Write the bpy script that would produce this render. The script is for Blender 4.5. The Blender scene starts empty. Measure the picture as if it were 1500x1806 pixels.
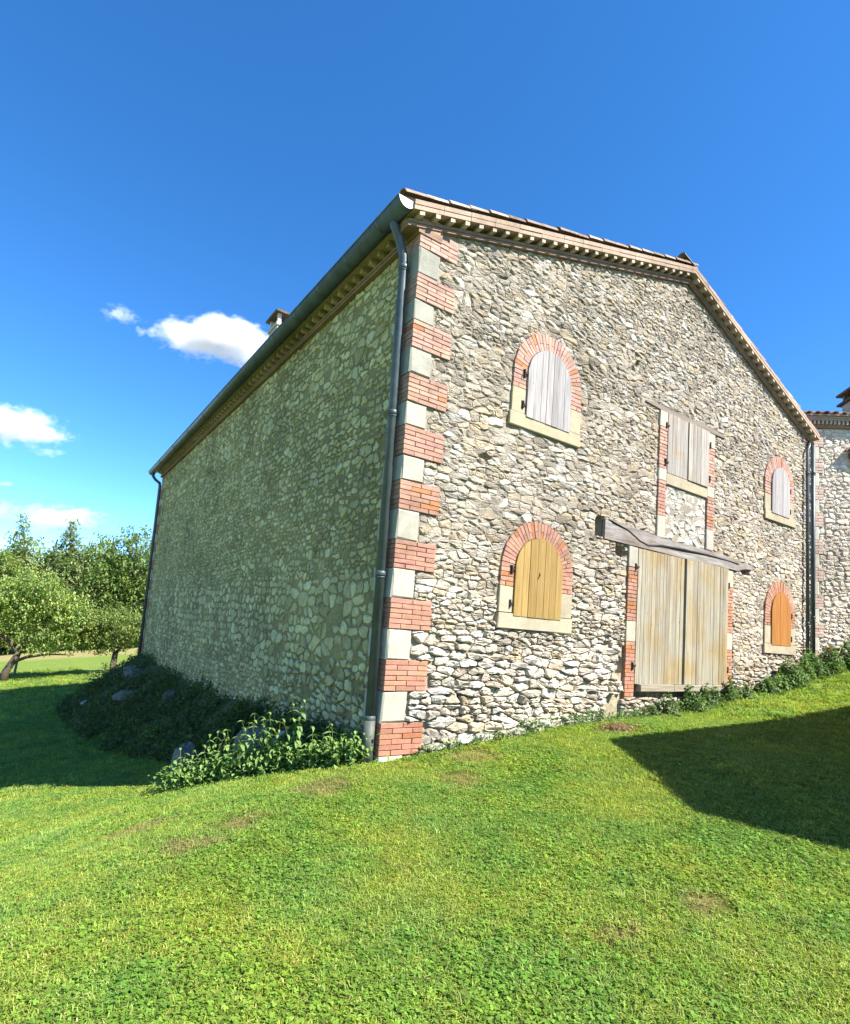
import bpy, math, random
import numpy as np
from mathutils import Vector, Matrix
from mathutils.geometry import delaunay_2d_cdt

random.seed(7)
rng = np.random.default_rng(7)
scene = bpy.context.scene
COL = scene.collection

# ------------------------------------------------------------------ camera
CAM = Vector((-3.5352, -5.8331, 1.5122))
YAW, PITCH, ROLL, FPX = 0.59898, 0.10879, 0.075441, 997.08
cam_d = bpy.data.cameras.new('camera')
cam = bpy.data.objects.new('camera', cam_d)
COL.objects.link(cam)
fw = Vector((math.sin(YAW) * math.cos(PITCH), math.cos(YAW) * math.cos(PITCH), math.sin(PITCH)))
rt = Vector((math.cos(YAW), -math.sin(YAW), 0))
up = rt.cross(fw)
rt2 = rt * math.cos(ROLL) + up * math.sin(ROLL)
up2 = up * math.cos(ROLL) - rt * math.sin(ROLL)
M = Matrix.Identity(4)
for i in range(3):
    M[i][0], M[i][1], M[i][2], M[i][3] = rt2[i], up2[i], -fw[i], CAM[i]
cam.matrix_world = M
cam_d.sensor_fit = 'AUTO'
cam_d.sensor_width = 36.0
cam_d.lens = FPX / 1806 * 36.0
cam_d.shift_y = 97 / 1806
cam_d.clip_start = 0.05
cam_d.clip_end = 5000
scene.camera = cam

# ------------------------------------------------------------------ sky and sun
SUNV = Vector((0.52, -1.0, 1.28))
SUN = SUNV.normalized()
SUN_EL = math.asin(SUN.z)
world = bpy.data.worlds.new('World')
scene.world = world
world.use_nodes = True
wn = world.node_tree
wn.nodes.clear()
w_out = wn.nodes.new('ShaderNodeOutputWorld')
w_bg = wn.nodes.new('ShaderNodeBackground')
w_sky = wn.nodes.new('ShaderNodeTexSky')
w_sky.sky_type = 'NISHITA'
w_sky.sun_disc = False
w_sky.sun_elevation = SUN_EL
w_sky.sun_rotation = math.atan2(SUN.x, SUN.y)
w_sky.altitude = 150
w_sky.air_density = 0.65
w_sky.dust_density = 0.05
w_sky.ozone_density = 3.6
w_hs = wn.nodes.new('ShaderNodeHueSaturation')
w_hs.inputs['Saturation'].default_value = 1.25
w_bg.inputs['Strength'].default_value = 0.115
wn.links.new(w_sky.outputs[0], w_hs.inputs['Color'])
wn.links.new(w_hs.outputs[0], w_bg.inputs['Color'])
wn.links.new(w_bg.outputs[0], w_out.inputs['Surface'])

sun_d = bpy.data.lights.new('sun', 'SUN')
sun_d.energy = 5.0
sun_d.angle = math.radians(0.53)
sun_d.color = (1.0, 0.955, 0.88)
sun = bpy.data.objects.new('sun', sun_d)
COL.objects.link(sun)
sun.rotation_euler = SUN.to_track_quat('Z', 'Y').to_euler()
sun.location = (20, -12, 40)

vs = scene.view_settings
scene.display_settings.display_device = 'sRGB'
vs.view_transform = 'Standard'
vs.look = 'None'
vs.gamma = 1
vs.use_curve_mapping = False
vs.exposure = 1.68
scene.cycles.max_bounces = 8
scene.cycles.diffuse_bounces = 4
scene.cycles.transparent_max_bounces = 8
scene.cycles.volume_bounces = 3
scene.cycles.volume_step_rate = 1.0

# ------------------------------------------------------------------ helpers
def U(a, b):
    return random.uniform(a, b)


class MB:
    """collects vertices, faces and one colour per vertex"""
    def __init__(s):
        s.v, s.f, s.c = [], [], []

    def add(s, vs_, fs, col=(1, 1, 1)):
        b = len(s.v)
        s.v.extend(vs_)
        s.f.extend(tuple(i + b for i in f) for f in fs)
        if isinstance(col, list):
            s.c.extend(col)
        else:
            s.c.extend([col] * len(vs_))

    def box(s, x0, x1, y0, y1, z0, z1, col=(1, 1, 1), fr=None, jit=0.0):
        p = [(x0, y0, z0), (x1, y0, z0), (x1, y1, z0), (x0, y1, z0),
             (x0, y0, z1), (x1, y0, z1), (x1, y1, z1), (x0, y1, z1)]
        if jit:
            p = [tuple(a + U(-jit, jit) for a in q) for q in p]
        if fr:
            p = [fr(*q) for q in p]
        s.add(p, [(3, 2, 1, 0), (4, 5, 6, 7), (0, 1, 5, 4), (1, 2, 6, 5), (2, 3, 7, 6), (3, 0, 4, 7)], col)

    def bevbox(s, x0, x1, y0, y1, z0, z1, b, col=(1, 1, 1), fr=None, jit=0.0):
        """box whose front (low y) edges are chamfered by b"""
        p = [(x0, y1, z0), (x1, y1, z0), (x1, y1, z1), (x0, y1, z1),
             (x0, y0 + b, z0), (x1, y0 + b, z0), (x1, y0 + b, z1), (x0, y0 + b, z1),
             (x0 + b, y0, z0 + b), (x1 - b, y0, z0 + b), (x1 - b, y0, z1 - b), (x0 + b, y0, z1 - b)]
        if jit:
            p = [tuple(a + U(-jit, jit) for a in q) for q in p]
        if fr:
            p = [fr(*q) for q in p]
        f = [(3, 2, 1, 0), (8, 9, 10, 11)]
        for i in range(4):
            j = (i + 1) % 4
            f.append((i, j, 4 + j, 4 + i))
            f.append((4 + i, 4 + j, 8 + j, 8 + i))
        s.add(p, f, col)

    def prism(s, poly, y0, y1, col=(1, 1, 1), fr=None):
        n = len(poly)
        p = [(x, y0, z) for x, z in poly] + [(x, y1, z) for x, z in poly]
        if fr:
            p = [fr(*q) for q in p]
        f = [tuple(range(n)), tuple(range(2 * n - 1, n - 1, -1))]
        for i in range(n):
            j = (i + 1) % n
            f.append((j, i, n + i, n + j))
        s.add(p, f, col)

    def tube(s, path, rad, n=10, col=(1, 1, 1), cap=True):
        path = [Vector(p) for p in path]
        rads = rad if isinstance(rad, (list, tuple)) else [rad] * len(path)
        vs_, fs = [], []
        ref = Vector((0.31, 0.77, 0.55))
        for i, p in enumerate(path):
            d = (path[min(i + 1, len(path) - 1)] - path[max(i - 1, 0)]).normalized()
            a = d.cross(ref).normalized()
            b = d.cross(a)
            for k in range(n):
                t = 2 * math.pi * k / n
                vs_.append(tuple(p + (a * math.cos(t) + b * math.sin(t)) * rads[i]))
        for i in range(len(path) - 1):
            for k in range(n):
                k2 = (k + 1) % n
                fs.append((i * n + k, i * n + k2, (i + 1) * n + k2, (i + 1) * n + k))
        if cap:
            fs.append(tuple(range(n - 1, -1, -1)))
            fs.append(tuple(range((len(path) - 1) * n, len(path) * n)))
        s.add(vs_, fs, col)

    def build(s, name, mat, parent=None, smooth=False, link=True):
        me = bpy.data.meshes.new(name)
        me.from_pydata(s.v, [], s.f)
        ca = me.color_attributes.new('Col', 'FLOAT_COLOR', 'POINT')
        arr = np.ones((len(s.v), 4), dtype=np.float32)
        if s.c:
            arr[:, :3] = np.array(s.c, dtype=np.float32)
        ca.data.foreach_set('color', arr.ravel())
        me.materials.append(mat)
        if smooth:
            me.polygons.foreach_set('use_smooth', [True] * len(me.polygons))
        o = bpy.data.objects.new(name, me)
        if link:
            COL.objects.link(o)
        if parent is not None:
            adopt(o, parent)
        return o


BASE = {}


def adopt(o, parent):
    o.parent = parent
    m = BASE.get(parent.name)
    if m is not None:
        o.matrix_parent_inverse = m


def thing(name, label, cat, loc=(0, 0, 0), group=None):
    o = bpy.data.objects.new(name, None)
    COL.objects.link(o)
    o.location = loc
    o.empty_display_size = 0.2
    o['label'] = label
    o['category'] = cat
    if group:
        o['group'] = group
    BASE[o.name] = Matrix.Translation(Vector(loc)).inverted()
    return o


def tag(o, label, cat, group=None):
    o['label'] = label
    o['category'] = cat
    if group:
        o['group'] = group
    return o


def shade(lo, hi, c):
    k = U(lo, hi)
    return tuple(q * k for q in c)


def lerp(a, b, t):
    return tuple(x + (y - x) * t for x, y in zip(a, b))


def px_of(p):
    """rough size factor of a point: pixels per metre at its distance"""
    d = (Vector(p) - CAM).dot(fw)
    return FPX / max(d, 0.5)


# ------------------------------------------------------------------ materials
def new_mat(name):
    m = bpy.data.materials.new(name)
    m.use_nodes = True
    nt = m.node_tree
    b = nt.nodes['Principled BSDF']
    b.inputs['Specular IOR Level'].default_value = 0.25
    return m, nt, b


def N(nt, typ, **kw):
    n = nt.nodes.new(typ)
    for k, v in kw.items():
        if k in n.inputs.keys():
            n.inputs[k].default_value = v
        else:
            setattr(n, k, v)
    return n


def noise(nt, vec, scale, detail=4, rough=0.6):
    n = N(nt, 'ShaderNodeTexNoise', Scale=scale, Detail=detail, Roughness=rough)
    if vec is not None:
        nt.links.new(vec, n.inputs['Vector'])
    return n.outputs['Fac']


def ramp(nt, fac, stops):
    r = nt.nodes.new('ShaderNodeValToRGB')
    els = r.color_ramp.elements
    els[0].position, els[0].color = stops[0][0], (*stops[0][1], 1)
    els[1].position, els[1].color = stops[-1][0], (*stops[-1][1], 1)
    for p, c in stops[1:-1]:
        e = els.new(p)
        e.color = (*c, 1)
    nt.links.new(fac, r.inputs['Fac'])
    return r.outputs['Color']


def mix(nt, fac, a, b, blend='MIX'):
    n = nt.nodes.new('ShaderNodeMix')
    n.data_type = 'RGBA'
    n.blend_type = blend
    for sock, val in ((n.inputs[0], fac), (n.inputs[6], a), (n.inputs[7], b)):
        if isinstance(val, (int, float)):
            sock.default_value = val
        elif isinstance(val, tuple):
            sock.default_value = (*val, 1)
        else:
            nt.links.new(val, sock)
    return n.outputs[2]


def bump(nt, bsdf, height, strength=0.5, dist=0.01):
    b = N(nt, 'ShaderNodeBump', Strength=strength, Distance=dist)
    nt.links.new(height, b.inputs['Height'])
    nt.links.new(b.outputs[0], bsdf.inputs['Normal'])


def geo_pos(nt):
    return nt.nodes.new('ShaderNodeNewGeometry').outputs['Position']


def grey(a):
    return (a, a, a)


def mineral(name, lo, hi, s1=14, s2=70, bs=0.5, bd=0.012, rough=0.92, speck=None):
    """base colour from the mesh's own per-vertex tint, broken up by noise"""
    m, nt, b = new_mat(name)
    pos = geo_pos(nt)
    at = N(nt, 'ShaderNodeVertexColor', layer_name='Col')
    n1 = noise(nt, pos, s1, 6, 0.65)
    n2 = noise(nt, pos, s2, 4, 0.6)
    c1 = ramp(nt, n1, [(0.3, grey(lo)), (0.7, grey(hi))])
    c = mix(nt, 1.0, at.outputs['Color'], c1, 'MULTIPLY')
    c2 = ramp(nt, n2, [(0.32, grey(0.62)), (0.5, grey(1.0)), (0.72, grey(1.12))])
    c = mix(nt, 0.75, c, mix(nt, 1.0, c, c2, 'MULTIPLY'))
    c = mix(nt, 1.0, c, ramp(nt, noise(nt, pos, 0.55, 5, 0.62), [(0.32, (0.74, 0.73, 0.70)), (0.5, (1.0, 1.0, 1.0)), (0.7, (1.14, 1.12, 1.06))]), 'MULTIPLY')
    if speck:
        f = ramp(nt, noise(nt, pos, speck[1], 5, 0.7), [(speck[2], grey(0)), (speck[2] + 0.12, grey(1))])
        c = mix(nt, f, c, speck[0])
    nt.links.new(c, b.inputs['Base Color'])
    b.inputs['Roughness'].default_value = rough
    ad = nt.nodes.new('ShaderNodeMath')
    ad.operation = 'ADD'
    nt.links.new(n1, ad.inputs[0])
    nt.links.new(n2, ad.inputs[1])
    bump(nt, b, ad.outputs[0], bs, bd)
    return m


M_STONE = mineral('rubble_limestone', 0.72, 1.12, 9, 60, 0.8, 0.02, speck=((0.20, 0.19, 0.16), 17, 0.63))
M_MORTAR = mineral('lime_mortar', 0.7, 1.15, 16, 85, 0.9, 0.02)
M_ASHLAR = mineral('dressed_limestone', 0.82, 1.08, 6, 75, 0.35, 0.006, speck=((0.28, 0.27, 0.24), 26, 0.66))
M_BRICK = mineral('fired_brick', 0.8, 1.14, 12, 90, 0.4, 0.005, speck=((0.50, 0.38, 0.33), 20, 0.66))
M_TILE = mineral('clay_tile', 0.65, 1.2, 7, 50, 0.5, 0.01, speck=((0.16, 0.15, 0.12), 12, 0.55))
M_CORNICE = mineral('clay_cornice', 0.8, 1.12, 6, 60, 0.4, 0.006)


def wood(name, stops, s=26.0, patch=None, dark=(0.10, 0.09, 0.08), rough=0.8, along='Z'):
    m, nt, b = new_mat(name)
    tc = nt.nodes.new('ShaderNodeTexCoord').outputs['Object']
    oi = nt.nodes.new('ShaderNodeObjectInfo')
    mp = nt.nodes.new('ShaderNodeMapping')
    mp.inputs['Scale'].default_value = (s, s, 0.9) if along == 'Z' else (0.9, s, s)
    nt.links.new(tc, mp.inputs['Vector'])
    off = nt.nodes.new('ShaderNodeVectorMath')
    off.operation = 'ADD'
    cmb = nt.nodes.new('ShaderNodeCombineXYZ')
    mul = nt.nodes.new('ShaderNodeMath')
    mul.operation = 'MULTIPLY'
    mul.inputs[1].default_value = 57.0
    nt.links.new(oi.outputs['Random'], mul.inputs[0])
    nt.links.new(mul.outputs[0], cmb.inputs['Z'])
    nt.links.new(mp.outputs[0], off.inputs[0])
    nt.links.new(cmb.outputs[0], off.inputs[1])
    g = noise(nt, off.outputs[0], 1.6, 7, 0.68)
    c = ramp(nt, g, stops)
    if patch:
        f = ramp(nt, noise(nt, tc, patch[1], 4, 0.6), [(patch[2], grey(0)), (patch[2] + 0.22, grey(1))])
        c = mix(nt, f, c, mix(nt, 1.0, c, patch[0], 'MULTIPLY'))
    tint = ramp(nt, oi.outputs['Random'], [(0.0, (0.82, 0.80, 0.78)), (0.5, (1.0, 1.0, 1.0)), (1.0, (1.13, 1.10, 1.04))])
    c = mix(nt, 1.0, c, tint, 'MULTIPLY')
    mp2 = nt.nodes.new('ShaderNodeMapping')
    mp2.inputs['Scale'].default_value = (s * 2.2, s * 2.2, 0.8)
    nt.links.new(off.outputs[0], mp2.inputs['Vector'])
    mp2.inputs['Scale'].default_value = (2.4, 2.4, 1.2) if along == 'Z' else (1.2, 2.4, 2.4)
    g2 = noise(nt, mp2.outputs[0], 1.3, 4, 0.6)
    f2 = ramp(nt, g2, [(0.56, grey(0)), (0.68, grey(0.8))])
    c = mix(nt, f2, c, dark)
    kn = N(nt, 'ShaderNodeTexVoronoi', Scale=3.1)
    mp3 = nt.nodes.new('ShaderNodeMapping')
    mp3.inputs['Scale'].default_value = (2.6, 2.6, 1.0)
    nt.links.new(tc, mp3.inputs['Vector'])
    nt.links.new(mp3.outputs[0], kn.inputs['Vector'])
    fk = ramp(nt, kn.outputs['Distance'], [(0.045, grey(0.8)), (0.09, grey(0))])
    c = mix(nt, fk, c, dark)
    nt.links.new(c, b.inputs['Base Color'])
    b.inputs['Roughness'].default_value = rough
    bump(nt, b, g, 0.7, 0.006)
    return m


M_WGREY = wood('silver_grey_wood', [(0.28, (0.146, 0.132, 0.126)), (0.5, (0.263, 0.246, 0.241)), (0.72, (0.347, 0.336, 0.330))])
M_WHATCH = wood('weathered_hatch_wood', [(0.28, (0.148, 0.130, 0.112)), (0.5, (0.272, 0.249, 0.219)), (0.72, (0.355, 0.337, 0.308))],
                patch=((1.02, 0.80, 0.50), 1.7, 0.5))
M_WDOOR = wood('weathered_door_wood', [(0.26, (0.140, 0.122, 0.088)), (0.5, (0.251, 0.228, 0.171)), (0.74, (0.333, 0.322, 0.271))],
               patch=((0.98, 0.80, 0.50), 1.1, 0.44))
M_WHONEY = wood('honey_wood', [(0.26, (0.192, 0.112, 0.030)), (0.5, (0.278, 0.185, 0.057)), (0.74, (0.331, 0.236, 0.101))], 18,
                dark=(0.20, 0.10, 0.03), rough=0.6)
M_WORANGE = wood('orange_wood', [(0.26, (0.190, 0.069, 0.013)), (0.5, (0.264, 0.111, 0.023)), (0.74, (0.306, 0.150, 0.043))], 18,
                 dark=(0.24, 0.08, 0.012), rough=0.5)
M_WBEAM = wood('old_beam_wood', [(0.26, (0.10, 0.09, 0.082)), (0.5, (0.225, 0.21, 0.195)), (0.74, (0.33, 0.315, 0.30))], 20, along='X',
               patch=((0.66, 0.56, 0.46), 1.2, 0.44))


M_WBEAM2 = wood('dark_beam_wood', [(0.26, (0.06, 0.048, 0.038)), (0.5, (0.17, 0.14, 0.105)), (0.74, (0.27, 0.235, 0.19))], 20, along='X')
M_WBOARD = wood('threshold_wood', [(0.26, (0.150, 0.124, 0.086)), (0.5, (0.270, 0.236, 0.176)), (0.74, (0.338, 0.315, 0.270))], 22, along='X')


def plain(name, col, rough=0.6, metal=0.0, s=8, amp=0.25, bs=0.15):
    m, nt, b = new_mat(name)
    n1 = noise(nt, geo_pos(nt), s, 5, 0.6)
    c = ramp(nt, n1, [(0.3, tuple(x * (1 - amp) for x in col)), (0.7, tuple(x * (1 + amp) for x in col))])
    nt.links.new(c, b.inputs['Base Color'])
    b.inputs['Roughness'].default_value = rough
    b.inputs['Metallic'].default_value = metal
    bump(nt, b, n1, bs, 0.004)
    return m


M_ZINC = plain('weathered_zinc', (0.075, 0.090, 0.092), 0.45, 0.35, 5)
M_ZINC_BRIGHT = plain('sunlit_zinc', (0.20, 0.21, 0.205), 0.45, 0.3, 9, 0.1)  # paler copy of the zinc: strong sun on the gutter end put into the colour
M_CAST = plain('painted_cast_iron', (0.085, 0.095, 0.075), 0.6, 0.1, 7)
M_IRON = plain('rusty_iron', (0.035, 0.026, 0.022), 0.8, 0.3, 30)
M_RENDER = plain('grey_render', (0.40, 0.37, 0.33), 0.95, 0, 6, 0.15)
M_DARK = plain('painted_gap_shade', (0.05, 0.042, 0.033), 0.95, 0, 12)  # near-black colour standing in for the shade in gaps and behind timbers
M_BARK = plain('bark', (0.075, 0.058, 0.043), 0.95, 0, 14, 0.45, 0.9)
M_STAKE = plain('raw_stake_wood', (0.22, 0.17, 0.12), 0.9, 0, 14, 0.3)


def leaf_mat(name, transl=0.35, rough=0.5, varpos=None, lo=0.82, hi=1.2):
    m, nt, b = new_mat(name)
    at = N(nt, 'ShaderNodeVertexColor', layer_name='Col').outputs['Color']
    oi = nt.nodes.new('ShaderNodeObjectInfo').outputs['Random']
    c = mix(nt, 1.0, at, ramp(nt, oi, [(0, grey(lo)), (1, grey(hi))]), 'MULTIPLY')
    if varpos:
        c = varpos(nt, c)
    nt.links.new(c, b.inputs['Base Color'])
    b.inputs['Roughness'].default_value = rough
    tr = nt.nodes.new('ShaderNodeBsdfTranslucent')
    nt.links.new(mix(nt, 1.0, c, (1.25, 1.25, 0.55), 'MULTIPLY'), tr.inputs['Color'])
    ms = nt.nodes.new('ShaderNodeMixShader')
    ms.inputs[0].default_value = transl
    out = nt.nodes['Material Output']
    nt.links.new(b.outputs[0], ms.inputs[1])
    nt.links.new(tr.outputs[0], ms.inputs[2])
    nt.links.new(ms.outputs[0], out.inputs['Surface'])
    return m


DRY = [(-1.87, -0.92, 0.20), (-2.35, -1.15, 0.2), (0.39, -1.06, 0.22), (0.09, -3.86, 0.16), (-0.63, -3.74, 0.14), (-2.48, 0.0, 0.22),
       (3.66, -0.62, 0.26), (1.0, -0.45, 0.3), (-0.9, -0.45, 0.3)]


def lawn_tint(nt, c):
    pos = geo_pos(nt)
    n1 = ramp(nt, noise(nt, pos, 1.1, 4, 0.6), [(0.35, grey(0)), (0.65, grey(1))])
    c1 = mix(nt, n1, mix(nt, 1.0, c, (0.82, 0.94, 0.9), 'MULTIPLY'), mix(nt, 1.0, c, (1.20, 1.07, 0.8), 'MULTIPLY'))
    n2 = ramp(nt, noise(nt, pos, 3.6, 5, 0.7), [(0.42, grey(0)), (0.66, grey(0.8))])
    c1 = mix(nt, n2, c1, mix(nt, 1.0, c1, (0.74, 0.90, 0.85), 'MULTIPLY'))
    wob = nt.nodes.new('ShaderNodeVectorMath')
    wob.operation = 'MULTIPLY_ADD'
    ncol = N(nt, 'ShaderNodeTexNoise', Scale=3.0, Detail=4)
    nt.links.new(pos, ncol.inputs['Vector'])
    nt.links.new(ncol.outputs['Color'], wob.inputs[0])
    wob.inputs[1].default_value = (0.9, 0.9, 0)
    nt.links.new(pos, wob.inputs[2])
    tot = None
    for (x, y, r) in DRY:
        d = nt.nodes.new('ShaderNodeVectorMath')
        d.operation = 'DISTANCE'
        flat = nt.nodes.new('ShaderNodeVectorMath')
        flat.operation = 'MULTIPLY'
        flat.inputs[1].default_value = (1, 1, 0)
        nt.links.new(wob.outputs[0], flat.inputs[0])
        nt.links.new(flat.outputs[0], d.inputs[0])
        d.inputs[1].default_value = (x + 0.45, y + 0.45, 0)
        mr = nt.nodes.new('ShaderNodeMapRange')
        mr.inputs['From Min'].default_value = r * 0.3
        mr.inputs['From Max'].default_value = r * 1.25
        mr.inputs['To Min'].default_value = 0.62
        mr.inputs['To Max'].default_value = 0.0
        nt.links.new(d.outputs['Value'], mr.inputs['Value'])
        if tot is None:
            tot = mr.outputs[0]
        else:
            mx = nt.nodes.new('ShaderNodeMath')
            mx.operation = 'MAXIMUM'
            nt.links.new(tot, mx.inputs[0])
            nt.links.new(mr.outputs[0], mx.inputs[1])
            tot = mx.outputs[0]
    return mix(nt, tot, c1, (0.30, 0.25, 0.10))


M_GRASS = leaf_mat('lawn_grass', 0.42, 0.55, lawn_tint, 0.68, 1.32)
M_LEAF = leaf_mat('tree_leaf', 0.35, 0.5)
M_WEED = leaf_mat('weed_leaf', 0.30, 0.5)

m, nt, b = new_mat('lawn_soil')
pos = geo_pos(nt)
cc = mix(nt, ramp(nt, noise(nt, pos, 9, 6, 0.7), [(0.35, grey(0)), (0.65, grey(1))]), (0.11, 0.165, 0.026), (0.15, 0.195, 0.036))
cc = lawn_tint(nt, cc)
sep = nt.nodes.new('ShaderNodeSeparateXYZ')
nt.links.new(pos, sep.inputs[0])
mr = nt.nodes.new('ShaderNodeMapRange')
mr.inputs['From Min'].default_value = 46.0
mr.inputs['From Max'].default_value = 50.0
nt.links.new(sep.outputs['Y'], mr.inputs['Value'])
straw = mix(nt, noise(nt, pos, 0.8, 5, 0.6), (0.25, 0.205, 0.085), (0.20, 0.19, 0.065))
cc = mix(nt, mr.outputs[0], cc, straw)
nt.links.new(cc, b.inputs['Base Color'])
b.inputs['Roughness'].default_value = 0.95
bump(nt, b, noise(nt, pos, 40, 6, 0.7), 0.8, 0.03)
M_SOIL = m
m, nt, b = new_mat('bank_earth')
pos = geo_pos(nt)
nt.links.new(ramp(nt, noise(nt, pos, 5, 6, 0.7), [(0.3, (0.06, 0.055, 0.032)), (0.5, (0.08, 0.105, 0.03)), (0.7, (0.12, 0.13, 0.055))]),
             b.inputs['Base Color'])
b.inputs['Roughness'].default_value = 0.95
bump(nt, b, noise(nt, pos, 14, 6, 0.7), 0.9, 0.06)
M_EARTH = m

# ------------------------------------------------------------------ ground
XS = [-400, -60, -20, -12, -6, -3.5, -1.5, 0, 1, 2, 3.2, 4.4, 6.2, 8.2, 9.6, 11.4, 12.3, 16, 30, 80, 400]
ZX = [-6, -3, -1.5, -.98, -.52, -.33, -.18, -.06, .02, .12, .235, .31, .42, .64, .82, 1.28, 1.5, 2.0, 2.8, 4, 6]
DS = [-500, -.6, .2, 1, 3.4, 8, 14, 25, 40, 60, 100, 300, 900]
DZ = [0, 0, -.03, -.2, -.82, -1.56, -1.92, -2.2, -2.75, -3.6, -5, -9, -16]


def G(x, y):
    """the lawn rises along the gable and falls away behind the near corner"""
    return np.interp(x, XS, ZX) + np.interp(-.5 * x + .866 * y, DS, DZ)


def g1(x, y):
    return float(G(x, y))


def axis(lo, hi, f0, f1, step, grow=1.18):
    a = list(np.arange(f0, f1 + 1e-6, step))
    s = step
    while a[-1] < hi:
        s *= grow
        a.append(a[-1] + s)
    s = step
    while a[0] > lo:
        s *= grow
        a.insert(0, a[0] - s)
    return np.array(a)


gx, gy = axis(-380, 380, -6, 13, 0.25), axis(-100, 900, -6, 20, 0.3)
GX, GY = np.meshgrid(gx, gy, indexing='ij')
und = 0.012 * np.sin(GX * 2.1 + 1.3 * np.sin(GY * 1.1)) * np.cos(GY * 1.7 + 0.6)
und = np.where((GX > -0.3) & (GX < 12) & (GY > -0.4), 0, und)
GZ = G(GX, GY) + und
nx, ny = len(gx), len(gy)
mb = MB()
mb.v = [tuple(p) for p in np.stack([GX, GY, GZ], -1).reshape(-1, 3)]
mb.f = [(i * ny + j, (i + 1) * ny + j, (i + 1) * ny + j + 1, i * ny + j + 1) for i in range(nx - 1) for j in range(ny - 1)]
lawn = mb.build('lawn', M_SOIL, None, True)
lawn['kind'] = 'structure'

# ------------------------------------------------------------------ rubble masonry
def half(poly, px, pz, nx_, nz_):
    """keep the part of poly where (p - (px,pz)).(nx,nz) >= 0"""
    out = []
    n = len(poly)
    for i in range(n):
        a, c = poly[i], poly[(i + 1) % n]
        da = (a[0] - px) * nx_ + (a[1] - pz) * nz_
        dc = (c[0] - px) * nx_ + (c[1] - pz) * nz_
        if da >= 0:
            out.append(a)
        if da * dc < 0:
            t = da / (da - dc)
            out.append((a[0] + (c[0] - a[0]) * t, a[1] + (c[1] - a[1]) * t))
    return out


def ccw(poly):
    a = sum(poly[i][0] * poly[(i + 1) % len(poly)][1] - poly[(i + 1) % len(poly)][0] * poly[i][1] for i in range(len(poly)))
    return poly if a > 0 else poly[::-1]


def area(poly):
    return 0.5 * abs(sum(poly[i][0] * poly[(i + 1) % len(poly)][1] - poly[(i + 1) % len(poly)][0] * poly[i][1]
                         for i in range(len(poly))))


def cells(x0, x1, z0, z1, rowh, length, ax, drop=0.12, hfun=None):
    pts = []
    z = z0 - 2 * rowh
    while z < z1 + 2 * rowh:
        k = hfun(z) if hfun else 1.0
        h = rowh * k * random.choice((.6, .75, .9, 1.0, 1.15, 1.4, 1.8))
        x = x0 - 2 * length + U(0, length)
        while x < x1 + 2 * length:
            st = length * k * U(0.45, 1.6) * (h / (rowh * k)) ** .5
            if random.random() > drop:
                pts.append((x + st / 2, z + h / 2 + U(-0.27, 0.27) * h + 0.03 * math.sin(x * 0.9 + z)))
            x += st
        z += h
    sc = [Vector((p[0] * ax, p[1])) for p in pts]
    r = delaunay_2d_cdt(sc, [], [], 0, 1e-7)
    V = np.array([(v[0], v[1]) for v in r[0]])
    T = np.array([list(f) for f in r[2]])
    A, B, C_ = V[T[:, 0]], V[T[:, 1]], V[T[:, 2]]
    d = 2 * (A[:, 0] * (B[:, 1] - C_[:, 1]) + B[:, 0] * (C_[:, 1] - A[:, 1]) + C_[:, 0] * (A[:, 1] - B[:, 1]))
    d = np.where(np.abs(d) < 1e-12, 1e-12, d)
    a2, b2, c2 = (A ** 2).sum(1), (B ** 2).sum(1), (C_ ** 2).sum(1)
    ux = (a2 * (B[:, 1] - C_[:, 1]) + b2 * (C_[:, 1] - A[:, 1]) + c2 * (A[:, 1] - B[:, 1])) / d
    uy = (a2 * (C_[:, 0] - B[:, 0]) + b2 * (A[:, 0] - C_[:, 0]) + c2 * (B[:, 0] - A[:, 0])) / d
    adj = [[] for _ in V]
    for t, tri in enumerate(T):
        for v in tri:
            adj[v].append(t)
    out = []
    for i, ts in enumerate(adj):
        p = V[i]
        if not (x0 * ax - 0.15 < p[0] < x1 * ax + 0.15 and z0 - 0.2 < p[1] < z1 + 0.2) or len(ts) < 3:
            continue
        q = sorted(((ux[t], uy[t]) for t in ts), key=lambda c: math.atan2(c[1] - p[1], c[0] - p[0]))
        q = [(c[0] / ax, c[1]) for c in q]
        if max(abs(c[0] - p[0] / ax) for c in q) > 1.2:
            continue
        out.append(q)
    return out


def clip_cell(poly, outline, obstacles):
    for i in range(len(outline)):
        a, b_ = outline[i], outline[(i + 1) % len(outline)]
        poly = half(poly, a[0], a[1], -(b_[1] - a[1]), b_[0] - a[0])
        if len(poly) < 3:
            return None
    xs = [p[0] for p in poly]
    zs = [p[1] for p in poly]
    for ob, bb in obstacles:
        if max(xs) < bb[0] or min(xs) > bb[1] or max(zs) < bb[2] or min(zs) > bb[3]:
            continue
        cx, cz = sum(xs) / len(xs), sum(zs) / len(zs)
        best, bi = -1e9, 0
        for i in range(len(ob)):
            a, b_ = ob[i], ob[(i + 1) % len(ob)]
            L = math.hypot(b_[0] - a[0], b_[1] - a[1])
            dd = ((cx - a[0]) * (b_[1] - a[1]) - (cz - a[1]) * (b_[0] - a[0])) / L
            if dd > best:
                best, bi = dd, i
        if best < -0.02:
            return None
        a, b_ = ob[bi], ob[(bi + 1) % len(ob)]
        poly = half(poly, a[0], a[1], b_[1] - a[1], -(b_[0] - a[0]))
        if len(poly) < 3:
            return None
        xs = [p[0] for p in poly]
        zs = [p[1] for p in poly]
    return poly


def obst(polys):
    r = []
    for p in polys:
        p = ccw(list(p))
        r.append((p, (min(q[0] for q in p), max(q[0] for q in p), min(q[1] for q in p), max(q[1] for q in p))))
    return r


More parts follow.
